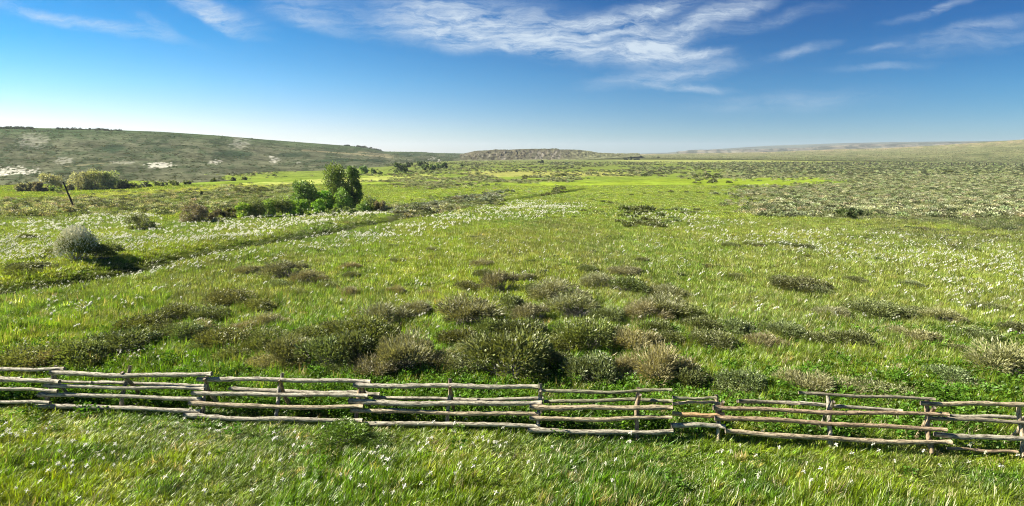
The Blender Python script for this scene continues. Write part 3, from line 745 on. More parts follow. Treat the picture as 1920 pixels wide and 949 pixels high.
# ------------------------------------------------------------------ grass
near_p = [tuft(1, 34, .14, .27, .012, .5), tuft(2, 28, .13, .32, .013, .6), tuft(3, 34, .16, .20, .012, .8), tuft(4, 20, .10, .38, .016, .4)]
forb_p = [forb(8), forb(9)]
mid_p = [tuft(11, 40, .30, .27, .024, .6), tuft(12, 36, .28, .32, .025, .5), tuft(13, 40, .34, .20, .025, .8)]
far_p = [tuft(21, 36, .62, .30, .062, .6), tuft(22, 34, .7, .24, .07, .8)]
def shade(c, n, s=.22): return np.clip(c * np.exp(rng.normal(0, s, (n, 1))) * np.exp(rng.normal(0, .06, (n, 3))), 0, 1)
def grass(name, n, y0, y1, protos, hs_, label, keep=1.0, even=False):
    x, y = sample(n, y0, y1)
    vg = veg(x, y)
    lush = fbm(x / 1.3, y / 1.3, 3, 201)
    prob = np.clip(np.where(y < 24, .22, .25) + 1.6 * (lush - .22), 0, 1) * (1 - .6 * vg['tr']) * (1 - .75 * vg['sage']) * keep
    if even: prob = np.full(n, .8)
    k = (rng.random(n) < prob) & ~near_shrub(x, y, .8)
    x, y, lush = x[k], y[k], lush[k]; c = vg['col'][k]; n = len(x)
    fd = fence_dist(x, y)
    lowf = 1 - .5 * sstep(-2.6, -.9, fd) * sstep(1.6, .4, fd)
    h = lowf * (1 - .38 * sstep(3, -8, x) * sstep(18, 12, y)) * (.55 + .9 * lush) * (1 - .62 * vg['tr'][k]) * np.where(vg['lime'][k], .7, 1) * rng.uniform(.75, 1.25, n) * hs_
    sc = np.stack([np.ones(n), np.ones(n), h], 1) * rng.uniform(.85, 1.25, (n, 1))
    pale = (rng.random(n) < np.clip(.10 + .55 * (fbm(x / 2.3, y / 2.3, 3, 301) - .38), .02, .45))[:, None]
    pale = pale & ((y > 19) | (rng.random(n) < .45))[:, None]
    pale = pale & (vg['tr'][k] < .3)[:, None] & (vg['sage'][k] < .3)[:, None]
    c = np.where(pale, c * .5 + np.array((.42, .42, .11)) * .5, c)
    if y0 < 20:
        st = (rng.random(n) < .05)[:, None]; c = np.where(st, np.array((.40, .35, .17)), c)
    return scatter(name, x, y, gh(x, y), rots(n), sc, shade(c, n, .34 if y0 < 20 else .24), rng.integers(0, len(protos), n), protos, label)
grass('grass', 80000, 8.5, 30, near_p, 1.0, 'thick long grass growing on the near meadow')
turf_p = [tuft(5, 40, .15, .13, .012, 1.0), tuft(6, 40, .17, .16, .013, 1.2)]
grass('turf', 80000, 8.5, 26, turf_p, 1.0, 'short matted turf between the long grass', 1.0, True)
grass('meadow_grass', 120000, 28, 75, mid_p, 1.0, 'grass growing over the middle meadow')
grass('distant_grass', 80000, 70, 230, far_p, .9, 'pale grass growing over the distant meadow')
# leafy weeds under and behind the fence
n = 26000
x, y = sample(n, 9, 24)
k = rng.random(n) < (np.exp(-((y - 16.3) / 1.9) ** 2) * .9 + .06) * sstep(.35, .6, fbm(x / 1.1, y / .9, 3, 211) + .12)
k &= ~near_shrub(x, y, .6) & ((fence_dist(x, y) > .25) | (rng.random(n) < .06))
x, y = x[k], y[k]; n = len(x)
c = np.array((.095, .19, .02)) * np.ones((n, 1))
scatter('weeds', x, y, gh(x, y), rots(n), rng.uniform(.7, 1.25, (n, 1)) * np.ones((1, 3)), shade(c, n, .3), rng.integers(0, 2, n), forb_p, 'bright leafy weeds growing along the rail fence')

# ------------------------------------------------------------------ brush fields
clump_p = [clump_src(31), clump_src(32), clump_src(33, 110, .15, .07)]
def brush(name, n, y0, y1, w_fn, dens, tints, size, label, flat_=1.0):
    x, y = sample(n, y0, y1)
    vg = veg(x, y, 1.)
    k = (rng.random(n) < w_fn(vg, x, y) * dens) & ~near_shrub(x, y, 1.2)
    x, y = x[k], y[k]; n = len(x)
    if n == 0: return
    ti = np.array(tints)[rng.integers(0, len(tints), n)]
    s = rng.uniform(*size, (n, 1)) * (1 + .3 * fbm(x / 14, y / 14, 3, 221))[:, None]
    sc = s * np.stack([rng.uniform(.9, 1.3, n), rng.uniform(.9, 1.3, n), rng.uniform(.75, 1.15, n) * flat_], 1)
    return scatter(name, x, y, gh(x, y) - .03, np.stack([0 * x, 0 * x, rng.uniform(0, 6.28, n)], 1), sc, shade(ti, n, .2), rng.integers(0, 3, n), clump_p, label)
SG = [(.31, .33, .18), (.25, .285, .13), (.34, .335, .20), (.125, .15, .06)]
DK = [(.075, .09, .04), (.055, .075, .032), (.10, .105, .055)]
brush('sagebrush_scrub', 135000, 80, 330, lambda v, x, y: v['sage'] * .52 * sstep(.34, .56, fbm(x / 4.5, y / 7, 3, 231)) + v['sage_t'] * .3 + v['sage_f'] * .35, .9, SG + DK[:1], (.8, 1.6), 'grey-green sagebrush covering the dry ground beyond the meadow')
brush('far_brush', 70000, 320, 900, lambda v, x, y: .30 * sstep(.45, .6, fbm(x / 40, y / 60, 3, 241)) + v['sage'] * .45 + v['sage_f'] * .35, .8, SG[:2] + DK, (1.2, 2.4), 'dots of brush across the far plain')
brush('low_brush', 50000, 28, 110, lambda v, x, y: .05 * (v['sage_t'] > 0) * 12 + .10 * sstep(.58, .7, fbm(x / 5, y / 5, 3, 251)) * (1 - v['lime']) * (1 - v['tr']) + v['dry'] * .05, .5, DK + [(.13, .13, .06)], (.35, .8), 'low dark brush mixed into the meadow grass', .8)
# scrub on the ridge: picked straight from the ridge surface
fl_ = np.arange(rx_.size)
n = 20000
T1 = rng.integers(2, rx_.shape[0] - 12, n); C1 = rng.integers(1, rx_.shape[1] - 1, n)
u, v_ = rng.random(n), rng.random(n)
def pick(a): return (a[T1, C1] * (1 - u) * (1 - v_) + a[T1 + 1, C1] * u * (1 - v_) + a[T1, C1 + 1] * (1 - u) * v_ + a[T1 + 1, C1 + 1] * u * v_)
X, Y, Z, TT, PP, QQ = pick(rx_), pick(ry_), pick(rz_), pick(rT), pick(rPX), pick(rPY)
pr = sstep(.42, .62, fbm(PP / 14, QQ / 5, 5, 101)) * .7 + .1
k = (rng.random(n) < pr) & (PP > -250) & (PP < 900)
X, Y, Z = X[k], Y[k], Z[k]; n = len(X)
s = rng.uniform(.8, 2.4, (n, 1)) * (Y / 600)[:, None] ** .4
scatter('hillside_scrub', X, Y, Z - .1, np.stack([0 * X, 0 * X, rng.uniform(0, 6, n)], 1), s * np.array([[1, 1, .8]]), shade(np.array(DK + [(.07, .09, .05)])[rng.integers(0, 4, n)], n), rng.integers(0, 3, n), clump_p, 'dark scrub speckled over the ridge on the left')
rX, rY, rZ, rTT, rP = rise[1], rise[2], rise[3], rise[4], rise[5]
n = 26000
T1 = np.clip((rng.random(n) ** 1.5 * 74).astype(int), 0, 76); C1 = rng.integers(1, rX.shape[1] - 1, n); u, v_ = rng.random(n), rng.random(n)
X, Y, Z, PP = pick(rX), pick(rY), pick(rZ), pick(rP)
k = (PP < 2080) & (rng.random(n) < .25 + .75 * sstep(.4, .6, fbm(PP / 30, T1 / 5., 3, 401)))
X, Y, Z = X[k], Y[k], Z[k]; n = len(X)
scatter('rise_scrub', X, Y, Z - .1, np.stack([0 * X, 0 * X, rng.uniform(0, 6, n)], 1), rng.uniform(1.2, 3.0, (n, 1)) * np.array([[1, 1, .7]]), shade(np.array([(.19, .20, .10), (.13, .15, .07), (.09, .11, .045), (.22, .21, .12)])[rng.integers(0, 4, n)], n), rng.integers(0, 3, n), clump_p, 'grey-green scrub thinning out up the tan rise on the right')
# juniper fringe on the crest
n = 420
pxj = rng.choice([0, 1, 2], n, p=[.55, .3, .15])
pj = np.where(pxj == 0, rng.uniform(-60, 60, n), np.where(pxj == 1, rng.uniform(105, 225, n), rng.uniform(640, 715, n)))
ci = np.clip(np.searchsorted(pxs, pj), 0, len(pxs) - 1); ri = rng.integers(122, 132, n)
s = rng.uniform(1.6, 3.6, (n, 1)) * (ry_[ri, ci] / 640)[:, None]
scatter('crest_junipers', rx_[ri, ci] + rng.uniform(-2, 2, n), ry_[ri, ci], rz_[ri, ci] - .2, np.stack([0 * pj, 0 * pj, rng.uniform(0, 6, n)], 1), s * np.array([[.9, .9, 1.3]]), shade(np.array([(.04, .055, .028)]) * np.ones((n, 1)), n), rng.integers(0, 3, n), clump_p, 'dark junipers fringing the crest of the ridge')

# ------------------------------------------------------------------ irises
def iris_mesh(seed, blooms=1, big=1.0, stem=True):
    rg = np.random.default_rng(seed)
    Vs, Qs, Ts, vs, mi_q, mi_t = [], [], [], [], [], []
    o = 0
    for b in range(blooms):
        bx, by = (rg.normal(0, .09, 2) if blooms > 1 else (0, 0))
        h = rg.uniform(.30, .44)
        lx = rg.normal(.04, .03)
        if stem:
            V, q = tubes([[(bx, by, 0), (bx + lx * .5, by, h * .5), (bx + lx, by, h)]], [np.array([.006, .005, .004])], 3)
            Vs.append(V); Qs.append(o + q); vs.append(np.full(len(V), .5)); mi_q += [0] * len(q); o += len(V)
        for k in range(6):                                     # three drooping falls, three standards
            a = k * math.pi / 3 + rg.normal(0, .12); up = -.25 if k % 2 == 0 else .95
            L = .058 * big * rg.uniform(.85, 1.15); W = .032 * big
            d = np.array((math.cos(a), math.sin(a), up)); d /= np.linalg.norm(d); s_ = np.array((-math.sin(a), math.cos(a), 0))
            c0 = np.array((bx + lx, by, h)); m = c0 + d * L * .6 + (0, 0, .012); tip = c0 + d * L + (0, 0, -.01 if k % 2 == 0 else .0)
            V = np.array([c0 - s_ * W * .18, c0 + s_ * W * .18, m + s_ * W * .55, m - s_ * W * .55, tip + s_ * W * .3, tip - s_ * W * .3])
            Vs.append(V); Qs.append(o + np.array([[0, 1, 2, 3], [3, 2, 4, 5]])); vs.append(np.full(6, .5)); mi_q += [1, 1]; o += 6
    return mesh_from('iris', np.vstack(Vs), quads=np.vstack(Qs), mats=[M_STEM, M_PETAL], attrs={'v': ('FLOAT', np.concatenate(vs))}, mat_idx=mi_q)
iris_m = [iris_mesh(i, 1, .95) for i in range(5)]
def put_iris(px, py, label, group):
    gx, gy = pix_ground(px, py)
    z = float(gh(np.array([gx]), np.array([gy]))[0])
    o = link('wild_iris', iris_m[rng.integers(0, 5)], loc=(gx, gy, z))
    o.rotation_euler = (rng.normal(0, .12), rng.normal(.08, .12), rng.uniform(0, 6.28)); s_ = rng.uniform(.8, 1.2); o.scale = (s_, s_, rng.uniform(.8, 1.05))
    tag(o, label, 'flower', group)
def clus(cx, cy, sx_, sy_, n): return [(rng.normal(cx, sx_), rng.normal(cy, sy_)) for _ in range(n)]
A_ = [(110, 810), (84, 830), (75, 830), (50, 835)] + clus(15, 838, 12, 9, 12) + clus(125, 850, 18, 6, 4)
A_ += clus(165, 885, 40, 16, 14) + clus(215, 855, 60, 20, 10)
for p in A_: put_iris(*p, 'white wild iris in the grass before the left end of the fence', 'irises before the left end of the fence')
B_ = clus(420, 830, 14, 10, 5) + clus(330, 830, 50, 18, 8) + clus(80, 940, 60, 12, 5) + clus(540, 850, 40, 22, 12) + clus(400, 910, 90, 18, 8) + clus(560, 930, 60, 12, 5)
for p in B_: put_iris(*p, 'white wild iris left of the leafy shrub in front of the fence', 'irises left of the leafy shrub')
C_ = clus(690, 870, 30, 12, 6) + clus(795, 860, 12, 10, 7) + clus(915, 850, 14, 10, 8) + clus(860, 830, 70, 18, 9) + clus(725, 915, 30, 18, 7) + clus(900, 890, 60, 24, 10) + clus(760, 940, 80, 8, 6)
for p in C_: put_iris(*p, 'white wild iris right of the leafy shrub in front of the fence', 'irises right of the leafy shrub')
D_ = clus(1185, 848, 30, 8, 4) + clus(1120, 880, 60, 30, 9) + clus(1370, 870, 60, 30, 9) + clus(1600, 860, 110, 20, 12) + clus(1520, 900, 140, 24, 8) + clus(1800, 890, 80, 24, 6)
for p in D_: put_iris(*p, 'white wild iris in the long grass before the right half of the fence', 'irises before the right half of the fence')
E_ = [q for q in clus(232, 684, 14, 4, 9) + clus(325, 686, 50, 6, 16) + clus(260, 672, 30, 5, 8) + clus(462, 617, 10, 6, 9) + clus(375, 652, 20, 5, 4) + clus(440, 660, 20, 6, 4) + clus(90, 640, 60, 24, 14)]
for p in E_: put_iris(*p, 'white wild iris between the left shrubs behind the fence', 'irises between the left shrubs')
F_ = clus(1660, 645, 50, 10, 8) + clus(1700, 690, 70, 18, 10) + clus(1870, 640, 40, 14, 8) + clus(1640, 700, 30, 14, 7) + clus(1560, 700, 60, 24, 6)
for p in F_: put_iris(*p, 'white wild iris in the sunny grass behind the right half of the fence', 'irises behind the right half of the fence')
# the flower carpets further out
fl_near = [bpy.data.objects.new('bloom_source', iris_mesh(40 + i, 3, .95)) for i in range(3)]
fl_far = [bpy.data.objects.new('bloom_source', iris_mesh(50 + i, 4, 1.35, False)) for i in range(3)]
n = 56000
x, y = sample(n, 22, 55); vg = veg(x, y)
k = (rng.random(n) < vg['fl'] * .42 + .010 * (vg['lime'] == 0) * (vg['sage'] == 0)) & ~near_shrub(x, y, .9)
x, y = x[k], y[k]; n = len(x)
scatter('iris_carpet', x, y, gh(x, y), rots(n, .1), rng.uniform(.8, 1.25, (n, 1)) * np.ones((1, 3)), np.ones((n, 3)), rng.integers(0, 3, n), fl_near, 'white flowers thick in the middle meadow')
n = 110000
x, y = sample(n, 52, 150); vg = veg(x, y)
k = (rng.random(n) < vg['fl'] * .50) & ~near_shrub(x, y, .9)
x, y = x[k], y[k]; n = len(x)
scatter('distant_iris_carpet', x, y, gh(x, y), rots(n, .1), rng.uniform(.8, 1.25, (n, 1)) * np.ones((1, 3)), np.ones((n, 3)), rng.integers(0, 3, n), fl_far, 'white flowers carpeting the distant meadow on both sides of the ditch')

# ------------------------------------------------------------------ shrubs as things
def shrub_meshes(kind, seed):
    """unit shrub: radius 1, height 1"""
    rg = np.random.default_rng(seed)
    nl = {'fine': 15, 'dense': 17, 'small': 5}[kind]
    la = rg.random(nl) * 2 * np.pi; lr = np.sqrt(rg.random(nl)) * .82
    lz = .62 * (1 - .55 * lr ** 2) * rg.uniform(.7, 1.1, nl)
    C = np.stack([lr * np.cos(la), lr * np.sin(la), lz], 1); RR = rg.uniform(.16, .40, nl)
    ns = {'fine': 3600, 'dense': 4200, 'small': 260}[kind]
    li = rg.integers(0, nl, ns)
    d = rg.normal(size=(ns, 3)); d[:, 2] = np.abs(d[:, 2]) * .9 - .25; d /= np.linalg.norm(d, axis=1, keepdims=True)
    P = C[li] + d * (RR[li] * rg.uniform(.4, 1.35, ns) ** .6)[:, None]
    P[:, 2] = np.clip(P[:, 2], .02, 1)
    D = d * .8 + P * (.6, .6, .3) + (.08, 0, .5) + rg.normal(0, .32, (ns, 3))
    L = {'fine': .15, 'dense': .10, 'small': .30}[kind] * rg.uniform(.5, 1.3, ns)
    W = {'fine': .020, 'dense': .032, 'small': .12}[kind] * rg.uniform(.6, 1.4, ns)
    v = np.clip(rg.random(ns) * .8 + .2 * (RR[li] > .33), 0, 1)
    V, q, t, v = strokes(P, D, L, W, rg, v)
    leaf = mesh_from('foliage', V, quads=q, tris=t, mats=[M_SHRUB], attrs={'v': ('FLOAT', v)})
    nb = {'fine': 110, 'dense': 60, 'small': 8}[kind]
    paths, rad = [], []
    for b in range(nb):
        i = rg.integers(0, nl); tgt = C[i] + rg.normal(0, .16, 3); tgt[2] = max(tgt[2], .2)
        p0 = np.array((rg.normal(0, .14), rg.normal(0, .14), -.03)); m = (p0 + tgt) / 2 + (tgt - p0) * (.12, .12, -.12)
        tt = np.linspace(0, 1, 5)[:, None]
        paths.append((1 - tt) ** 2 * p0 + 2 * tt * (1 - tt) * m + tt ** 2 * tgt); rad.append(np.linspace(.013, .004, 5) if kind != 'small' else np.linspace(.04, .015, 5))
    V, q = tubes(paths, rad, 3)
    return leaf, mesh_from('branches', V, quads=q, mats=[M_TWIG])
FINE = [shrub_meshes('fine', 60 + i) for i in range(5)]
DENSE = [shrub_meshes('dense', 70 + i) for i in range(4)]
SMALL = [shrub_meshes('small', 80 + i) for i in range(5)]
PAL = {'olive': ((.138, .162, .046), DENSE), 'dark': ((.125, .145, .050), DENSE), 'brown': ((.205, .205, .105), FINE), 'dry': ((.25, .25, .115), FINE),
       'sage': ((.15, .185, .07), DENSE), 'bluesage': ((.20, .22, .15), SMALL), 'green': ((.07, .105, .03), DENSE), 'grassy': ((.105, .17, .022), DENSE), 'blossom': ((.16, .21, .05), DENSE)}
def place_shrub(gx, gy, wd, ht, typ, label, group):
    colr, fam = PAL[typ]
    z = float(gh(np.array([gx]), np.array([gy]))[0])
    small = gy > 55 or wd < .5
    if small and typ != 'blossom': fam = SMALL
    leaf, br = fam[rng.integers(0, len(fam))]
    rt = bpy.data.objects.new('shrub', None) if not small else link('shrub', leaf)
    if not small: COL.objects.link(rt)
    rt.location = (gx, gy, z - .04)
    rt.rotation_euler = (0, 0, rng.uniform(-.9, .9))
    rt.scale = (wd * .62, wd * .62, ht * 1.0)
    f = rng.uniform(.85, 1.15)
    cc = tuple(np.clip(np.array(colr) * f * rng.uniform(.93, 1.07, 3), 0, 1)) + (1,)
    rt.color = cc
    tag(rt, label, 'shrub', group)
    if not small:
        a = link('foliage', leaf, rt); a.color = cc
        b = link('branches', br, rt)
    return rt
for s_ in SH2:
    if s_[4] != 'blossom': place_shrub(*s_)
def blossom_bush(s_):
    gx, gy, wd, ht = s_[:4]
    rt = link('blossoming_bush', None, loc=(gx, gy, float(gh(np.array([gx]), np.array([gy]))[0])))
    rt.scale = (wd * .52, wd * .52, ht * .98); tag(rt, s_[5], 'bush', s_[6])
    leaf, br = DENSE[1]
    a = link('foliage', leaf, rt); a.color = (.19, .23, .06, 1); link('branches', br, rt)
    rg = np.random.default_rng(5); n = 2600
    d = rg.normal(size=(n, 3)); d[:, 2] = np.abs(d[:, 2]) + .55; d[:, 0] -= .45; d /= np.linalg.norm(d, axis=1, keepdims=True)
    P = d * (.88, .88, .93) * rg.uniform(.95, 1.3, (n, 1))
    V, q, t, v = strokes(P, d + rg.normal(0, .4, (n, 3)), rg.uniform(.05, .10, n), rg.uniform(.03, .06, n), rg)
    m = flat('cream_blossom', (.72, .70, .50), .8, .15)
    link('blossom', mesh_from('blossom', V, quads=q, tris=t, mats=[m]), rt)
for s_ in SH2:
    if s_[4] == 'blossom': blossom_bush(s_)

# ------------------------------------------------------------------ trees and tall bushes
def tree_meshes(seed, w_, h_, trunk_h, nl, nleaf, leaf_s, spread=1.0, base_z=None, twig=False, shape='round'):
    rg = np.random.default_rng(seed)
    la = rg.random(nl) * 2 * np.pi; u_ = rg.random(nl)
    z = lerp(trunk_h, h_ * .90, u_)
    env = np.sin(np.pi * np.clip((z - trunk_h * .6) / (h_ - trunk_h * .6), .05, .97)) ** .5
    env = np.maximum(env, .62 * (u_ < .6))
    if shape == 'cone': env = np.clip(1.05 - z / h_, .08, 1)
    r = w_ * .5 * env * np.sqrt(rg.random(nl)) * .85
    C = np.stack([r * np.cos(la), r * np.sin(la), z], 1); RR = rg.uniform(.14, .27, nl) * min(w_, h_) * (.7 if shape == 'cone' else 1)
    li = rg.integers(0, nl, nleaf)
    d = rg.normal(size=(nleaf, 3)); d /= np.linalg.norm(d, axis=1, keepdims=True)
    P = C[li] + d * (RR[li] * rg.random(nleaf) ** .4)[:, None] * (1, 1, 1.1)
    P[:, 2] = np.abs(P[:, 2] - .05) + .05
    D = d + rg.normal(0, .6, (nleaf, 3)) + (.1, 0, .3)
    V, q, t, v = strokes(P, D, leaf_s * rg.uniform(.6, 1.4, nleaf), leaf_s * (.34 if twig else .62) * rg.uniform(.7, 1.3, nleaf), rg)
    crown = mesh_from('crown', V, quads=q, tris=t, mats=[M_CROWN], attrs={'v': ('FLOAT', v)})
    paths, rad = [], []
    tr_r = h_ * .018
    for s_ in range(3 if trunk_h > 0.2 else 6):
        top = np.array((rg.normal(0, .1 * w_), rg.normal(0, .1 * w_), h_ * .8)); p0 = np.array((rg.normal(0, .05 * w_), rg.normal(0, .05 * w_), -.2))
        tt = np.linspace(0, 1, 7)[:, None]; paths.append(p0 + (top - p0) * tt + np.sin(tt * 5 + s_) * .02 * w_); rad.append(np.linspace(tr_r, tr_r * .2, 7))
    for i in range(nl):
        p0 = paths[i % len(paths)][min(5, int(1 + 4 * C[i, 2] / h_ * .7))]; tt = np.linspace(0, 1, 4)[:, None]
        paths.append(p0 + (C[i] - p0) * tt + (0, 0, -.03 * h_) * (tt * (1 - tt))); rad.append(np.linspace(tr_r * .4, tr_r * .1, 4))
    V, q = tubes(paths, rad, 5)
    return crown, mesh_from('trunk', V, quads=q, mats=[M_BARK])
def tree(px, py, wpx, hpx, col, name, label, cat, group=None, seed=1, trunk=.12, nl=22, nleaf=3000, twig=False, shape='round', leafpx=1.7):
    gx, gy = pix_ground(px, py)
    z = float(gh(np.array([gx]), np.array([gy]))[0])
    zc = gy * cp + (CAM_H - z) * sp
    k = zc / FPX
    if twig: nleaf = int(nleaf * 2.2)
    crown, tr_ = tree_meshes(seed, wpx * k * 1.05, hpx * k, trunk * hpx * k, nl, nleaf, leafpx * 1.5 * k, twig=twig, shape=shape)
    rt = link(name, None, loc=(gx, gy, z - .05)); tag(rt, label, cat, group)
    a = link('crown', crown, rt); kc = 1.7 if min(col[:2]) > .165 else (1.25 if twig else 1.6); a.color = (*[min(c_ * kc, .6) for c_ in col], 1); link('trunk' if trunk > .05 else 'stems', tr_, rt)
    return rt
GT = 'trees and bushes of the creek thicket'
tree(634, 393, 52, 84, (.10, .14, .035), 'cottonwood_tree', 'tallest tree of the creek thicket, broad olive crown', 'tree', GT, 101, .05, 40, 8000)
tree(663, 392, 34, 80, (.075, .125, .03), 'cottonwood_tree', 'narrow dark green tree joined to the right of the tallest one', 'tree', GT, 102, .06, 30, 5600)
tree(641, 396, 34, 48, (.13, .21, .05), 'cottonwood_tree', 'light green young tree at the foot of the tallest one', 'tree', GT, 103, .1, 18, 2600)
tree(571, 397, 40, 62, (.085, .14, .035), 'cottonwood_tree', 'second tallest tree, left of the gap in the thicket', 'tree', GT, 104, .1, 26, 4600)
tree(586, 395, 22, 56, (.11, .16, .04), 'cottonwood_tree', 'slim tree leaning on the second tallest one', 'tree', GT, 105, .1, 14, 1800)
tree(608, 394, 44, 34, (.07, .17, .018), 'willow_bush', 'dense dark green bush filling the gap between the trees', 'bush', GT, 106, .03, 20, 3000)
tree(600, 402, 26, 28, (.15, .26, .035), 'willow_bush', 'small bright green bush in front of the gap', 'bush', GT, 107, .03, 12, 1500)
tree(566, 403, 30, 28, (.14, .23, .04), 'willow_bush', 'bright green bush under the second tallest tree', 'bush', GT, 108, .03, 14, 1500)
tree(545, 404, 26, 34, (.17, .26, .03), 'willow_bush', 'lime green bush left of the second tallest tree', 'bush', GT, 109, .03, 12, 1500)
tree(530, 405, 34, 38, (.12, .15, .05), 'willow_bush', 'olive arching bush with a dark hollow at its foot', 'bush', GT, 110, .03, 14, 1800)
tree(505, 406, 34, 32, (.14, .21, .045), 'willow_bush', 'pale green bush right of the grey-centred one', 'bush', GT, 111, .03, 14, 1500)
tree(475, 408, 44, 38, (.13, .16, .055), 'willow_bush', 'wide olive bush with a grey twiggy centre', 'bush', GT, 112, .03, 18, 2200, True)
tree(458, 409, 28, 28, (.16, .24, .035), 'willow_bush', 'yellow-green bush at the left end of the thicket', 'bush', GT, 113, .03, 12, 1200)
tree(432, 411, 32, 22, (.13, .13, .05), 'willow_bush', 'low brownish bush left of the yellow-green one', 'bush', GT, 114, .03, 12, 1200, True)
tree(405, 414, 44, 22, (.105, .095, .06), 'willow_bush', 'low dark twiggy bush right of the big grey one', 'bush', GT, 115, .03, 14, 1400, True)
tree(364, 418, 62, 38, (.16, .14, .10), 'willow_bush', 'big grey leafless-looking bush left of the thicket', 'bush', GT, 116, .03, 20, 2800, True)
tree(266, 431, 58, 30, (.13, .15, .06), 'willow_bush', 'grey-green bush standing alone on the left meadow', 'bush', GT, 117, .03, 18, 2200, True)
tree(399, 418, 34, 11, (.19, .20, .11), 'willow_bush', 'flat pale bush in front of the low twiggy one', 'bush', GT, 118, .03, 8, 600, True)
tree(682, 399, 26, 22, (.10, .16, .04), 'willow_bush', 'small green bush at the right foot of the tall tree', 'bush', GT, 119, .03, 12, 1100)
tree(697, 396, 26, 32, (.11, .14, .045), 'willow_bush', 'upright olive bush right of the tall tree', 'bush', GT, 120, .03, 12, 1400)
tree(716, 396, 36, 20, (.14, .125, .075), 'willow_bush', 'low brown bush at the right end of the thicket', 'bush', GT, 121, .03, 10, 1100, True)
tree(655, 403, 50, 16, (.12, .16, .05), 'willow_bush', 'low undergrowth bush in front of the tallest tree', 'bush', GT, 122, .03, 12, 1000)
tree(620, 406, 50, 14, (.12, .16, .05), 'willow_bush', 'low undergrowth bush in front of the gap', 'bush', GT, 123, .03, 12, 1000)
GW = 'pale willows along the foot of the ridge'
for i, (px, py, wp, hp, c, lab) in enumerate([
    (48, 359, 30, 16, (.17, .17, .11), 'faint grey willow furthest left below the ridge'),
    (76, 359, 28, 16, (.15, .135, .10), 'grey-brown willow clump left of the leaning pole'),
    (98, 357, 36, 30, (.21, .21, .13), 'pale tall willow directly left of the leaning pole'),
    (102, 359, 18, 11, (.10, .15, .04), 'small green willow left of the leaning pole'),
    (110, 363, 18, 9, (.12, .15, .06), 'low green clump in front of the small green willow'),
    (131, 357, 24, 10, (.16, .15, .11), 'grey willow right behind the leaning pole'),
    (150, 356, 44, 34, (.22, .22, .14), 'wide pale willow right of the leaning pole'),
    (180, 355, 48, 34, (.22, .23, .12), 'yellowish pale willow in the middle of the row'),
    (208, 354, 38, 30, (.17, .20, .10), 'greener pale willow towards the right end of the row'),
    (232, 353, 26, 14, (.12, .15, .06), 'low green willow after the tall pale ones'),
    (254, 352, 30, 9, (.11, .13, .06), 'first low bush of the thin row running right'),
    (276, 351, 22, 9, (.10, .12, .055), 'second low bush of the thin row running right'),
    (300, 350, 26, 8, (.10, .12, .055), 'third low bush of the thin row running right'),
    (328, 348, 26, 8, (.11, .13, .06), 'fourth low bush of the thin row running right'),
    (352, 346, 16, 5, (.10, .12, .05), 'fifth low bush of the thin row running right'),
    (402, 341, 12, 5, (.07, .085, .04), 'dark dot of a bush past the end of the thin row'),
    (436, 339, 14, 5, (.07, .085, .04), 'dark bush right of the dot at the foot of the ridge'),
    (458, 338, 10, 5, (.07, .085, .04), 'last small dark bush at the foot of the ridge')]):
    tree(px, py, wp, hp, c, 'willow_bush', lab, 'bush', GW, 140 + i, .03, 14 if hp > 12 else 7, 1300 if hp > 12 else 260, hp > 12, leafpx=2.0)
GF = 'distant trees at the foot of the far hills'
for i, (px, py, wp, hp, c, lab) in enumerate([
    (685, 327, 22, 15, (.09, .15, .05), 'distant light green tree right above the thicket'),
    (701, 327, 15, 9, (.08, .12, .04), 'small distant tree right of the light green one'),
    (713, 327, 12, 5, (.09, .12, .05), 'lowest distant bush right of the small tree'),
    (745, 325, 22, 19, (.06, .085, .035), 'dark distant tree, left one of the dark pair'),
    (756, 324, 18, 18, (.06, .09, .035), 'dark distant tree, right one of the dark pair'),
    (766, 314, 22, 8, (.055, .08, .035), 'dark tree on the slope behind the dark pair'),
    (792, 312, 26, 8, (.05, .075, .035), 'wide dark tree half way to the mesa'),
    (798, 319, 18, 9, (.08, .12, .04), 'green tree under the wide dark one'),
    (812, 319, 16, 10, (.08, .12, .045), 'green tree in the middle of the far green group'),
    (825, 317, 14, 9, (.07, .11, .04), 'green tree at the right of the far green group'),
    (834, 315, 12, 8, (.06, .09, .04), 'smaller dark tree ending the far green group'),
    (866, 314, 6, 6, (.06, .09, .04), 'lone little tree on the plain before the mesa'),
    (1016, 305.5, 6, 5, (.05, .07, .035), 'lone dark tree on the plain under the mesa'),
    (1011, 305.5, 4, 2.5, (.06, .08, .04), 'tiny bush beside the lone dark tree under the mesa'),
    (1062, 309, 8, 2.5, (.05, .07, .035), 'tiny dark bush right of the lone tree under the mesa'),
    (1182, 300, 5, 5.5, (.03, .045, .025), 'dark tree standing up from the distant windbreak'),
    (1173, 300, 9, 1.8, (.035, .05, .03), 'left part of the distant windbreak'),
    (1192, 300, 14, 2.2, (.035, .05, .03), 'right part of the distant windbreak'),
    (1235, 297.5, 4, 1.8, (.04, .05, .03), 'dark bush on the plain right of the windbreak'),
    (1321, 294.5, 5, 2.0, (.03, .045, .025), 'dark tree beside the thin line on the far plain')]):
    tree(px, py, wp, hp, c, 'distant_tree', lab, 'tree', GF, 180 + i, .1, 8, 500 if hp > 7 else 120, leafpx=1.6)
tree(378, 368, 9, 9, (.035, .05, .022), 'juniper_tree', 'little pointed juniper by the yellow strip', 'tree', None, 230, .05, 10, 260, shape='cone', leafpx=1.4)

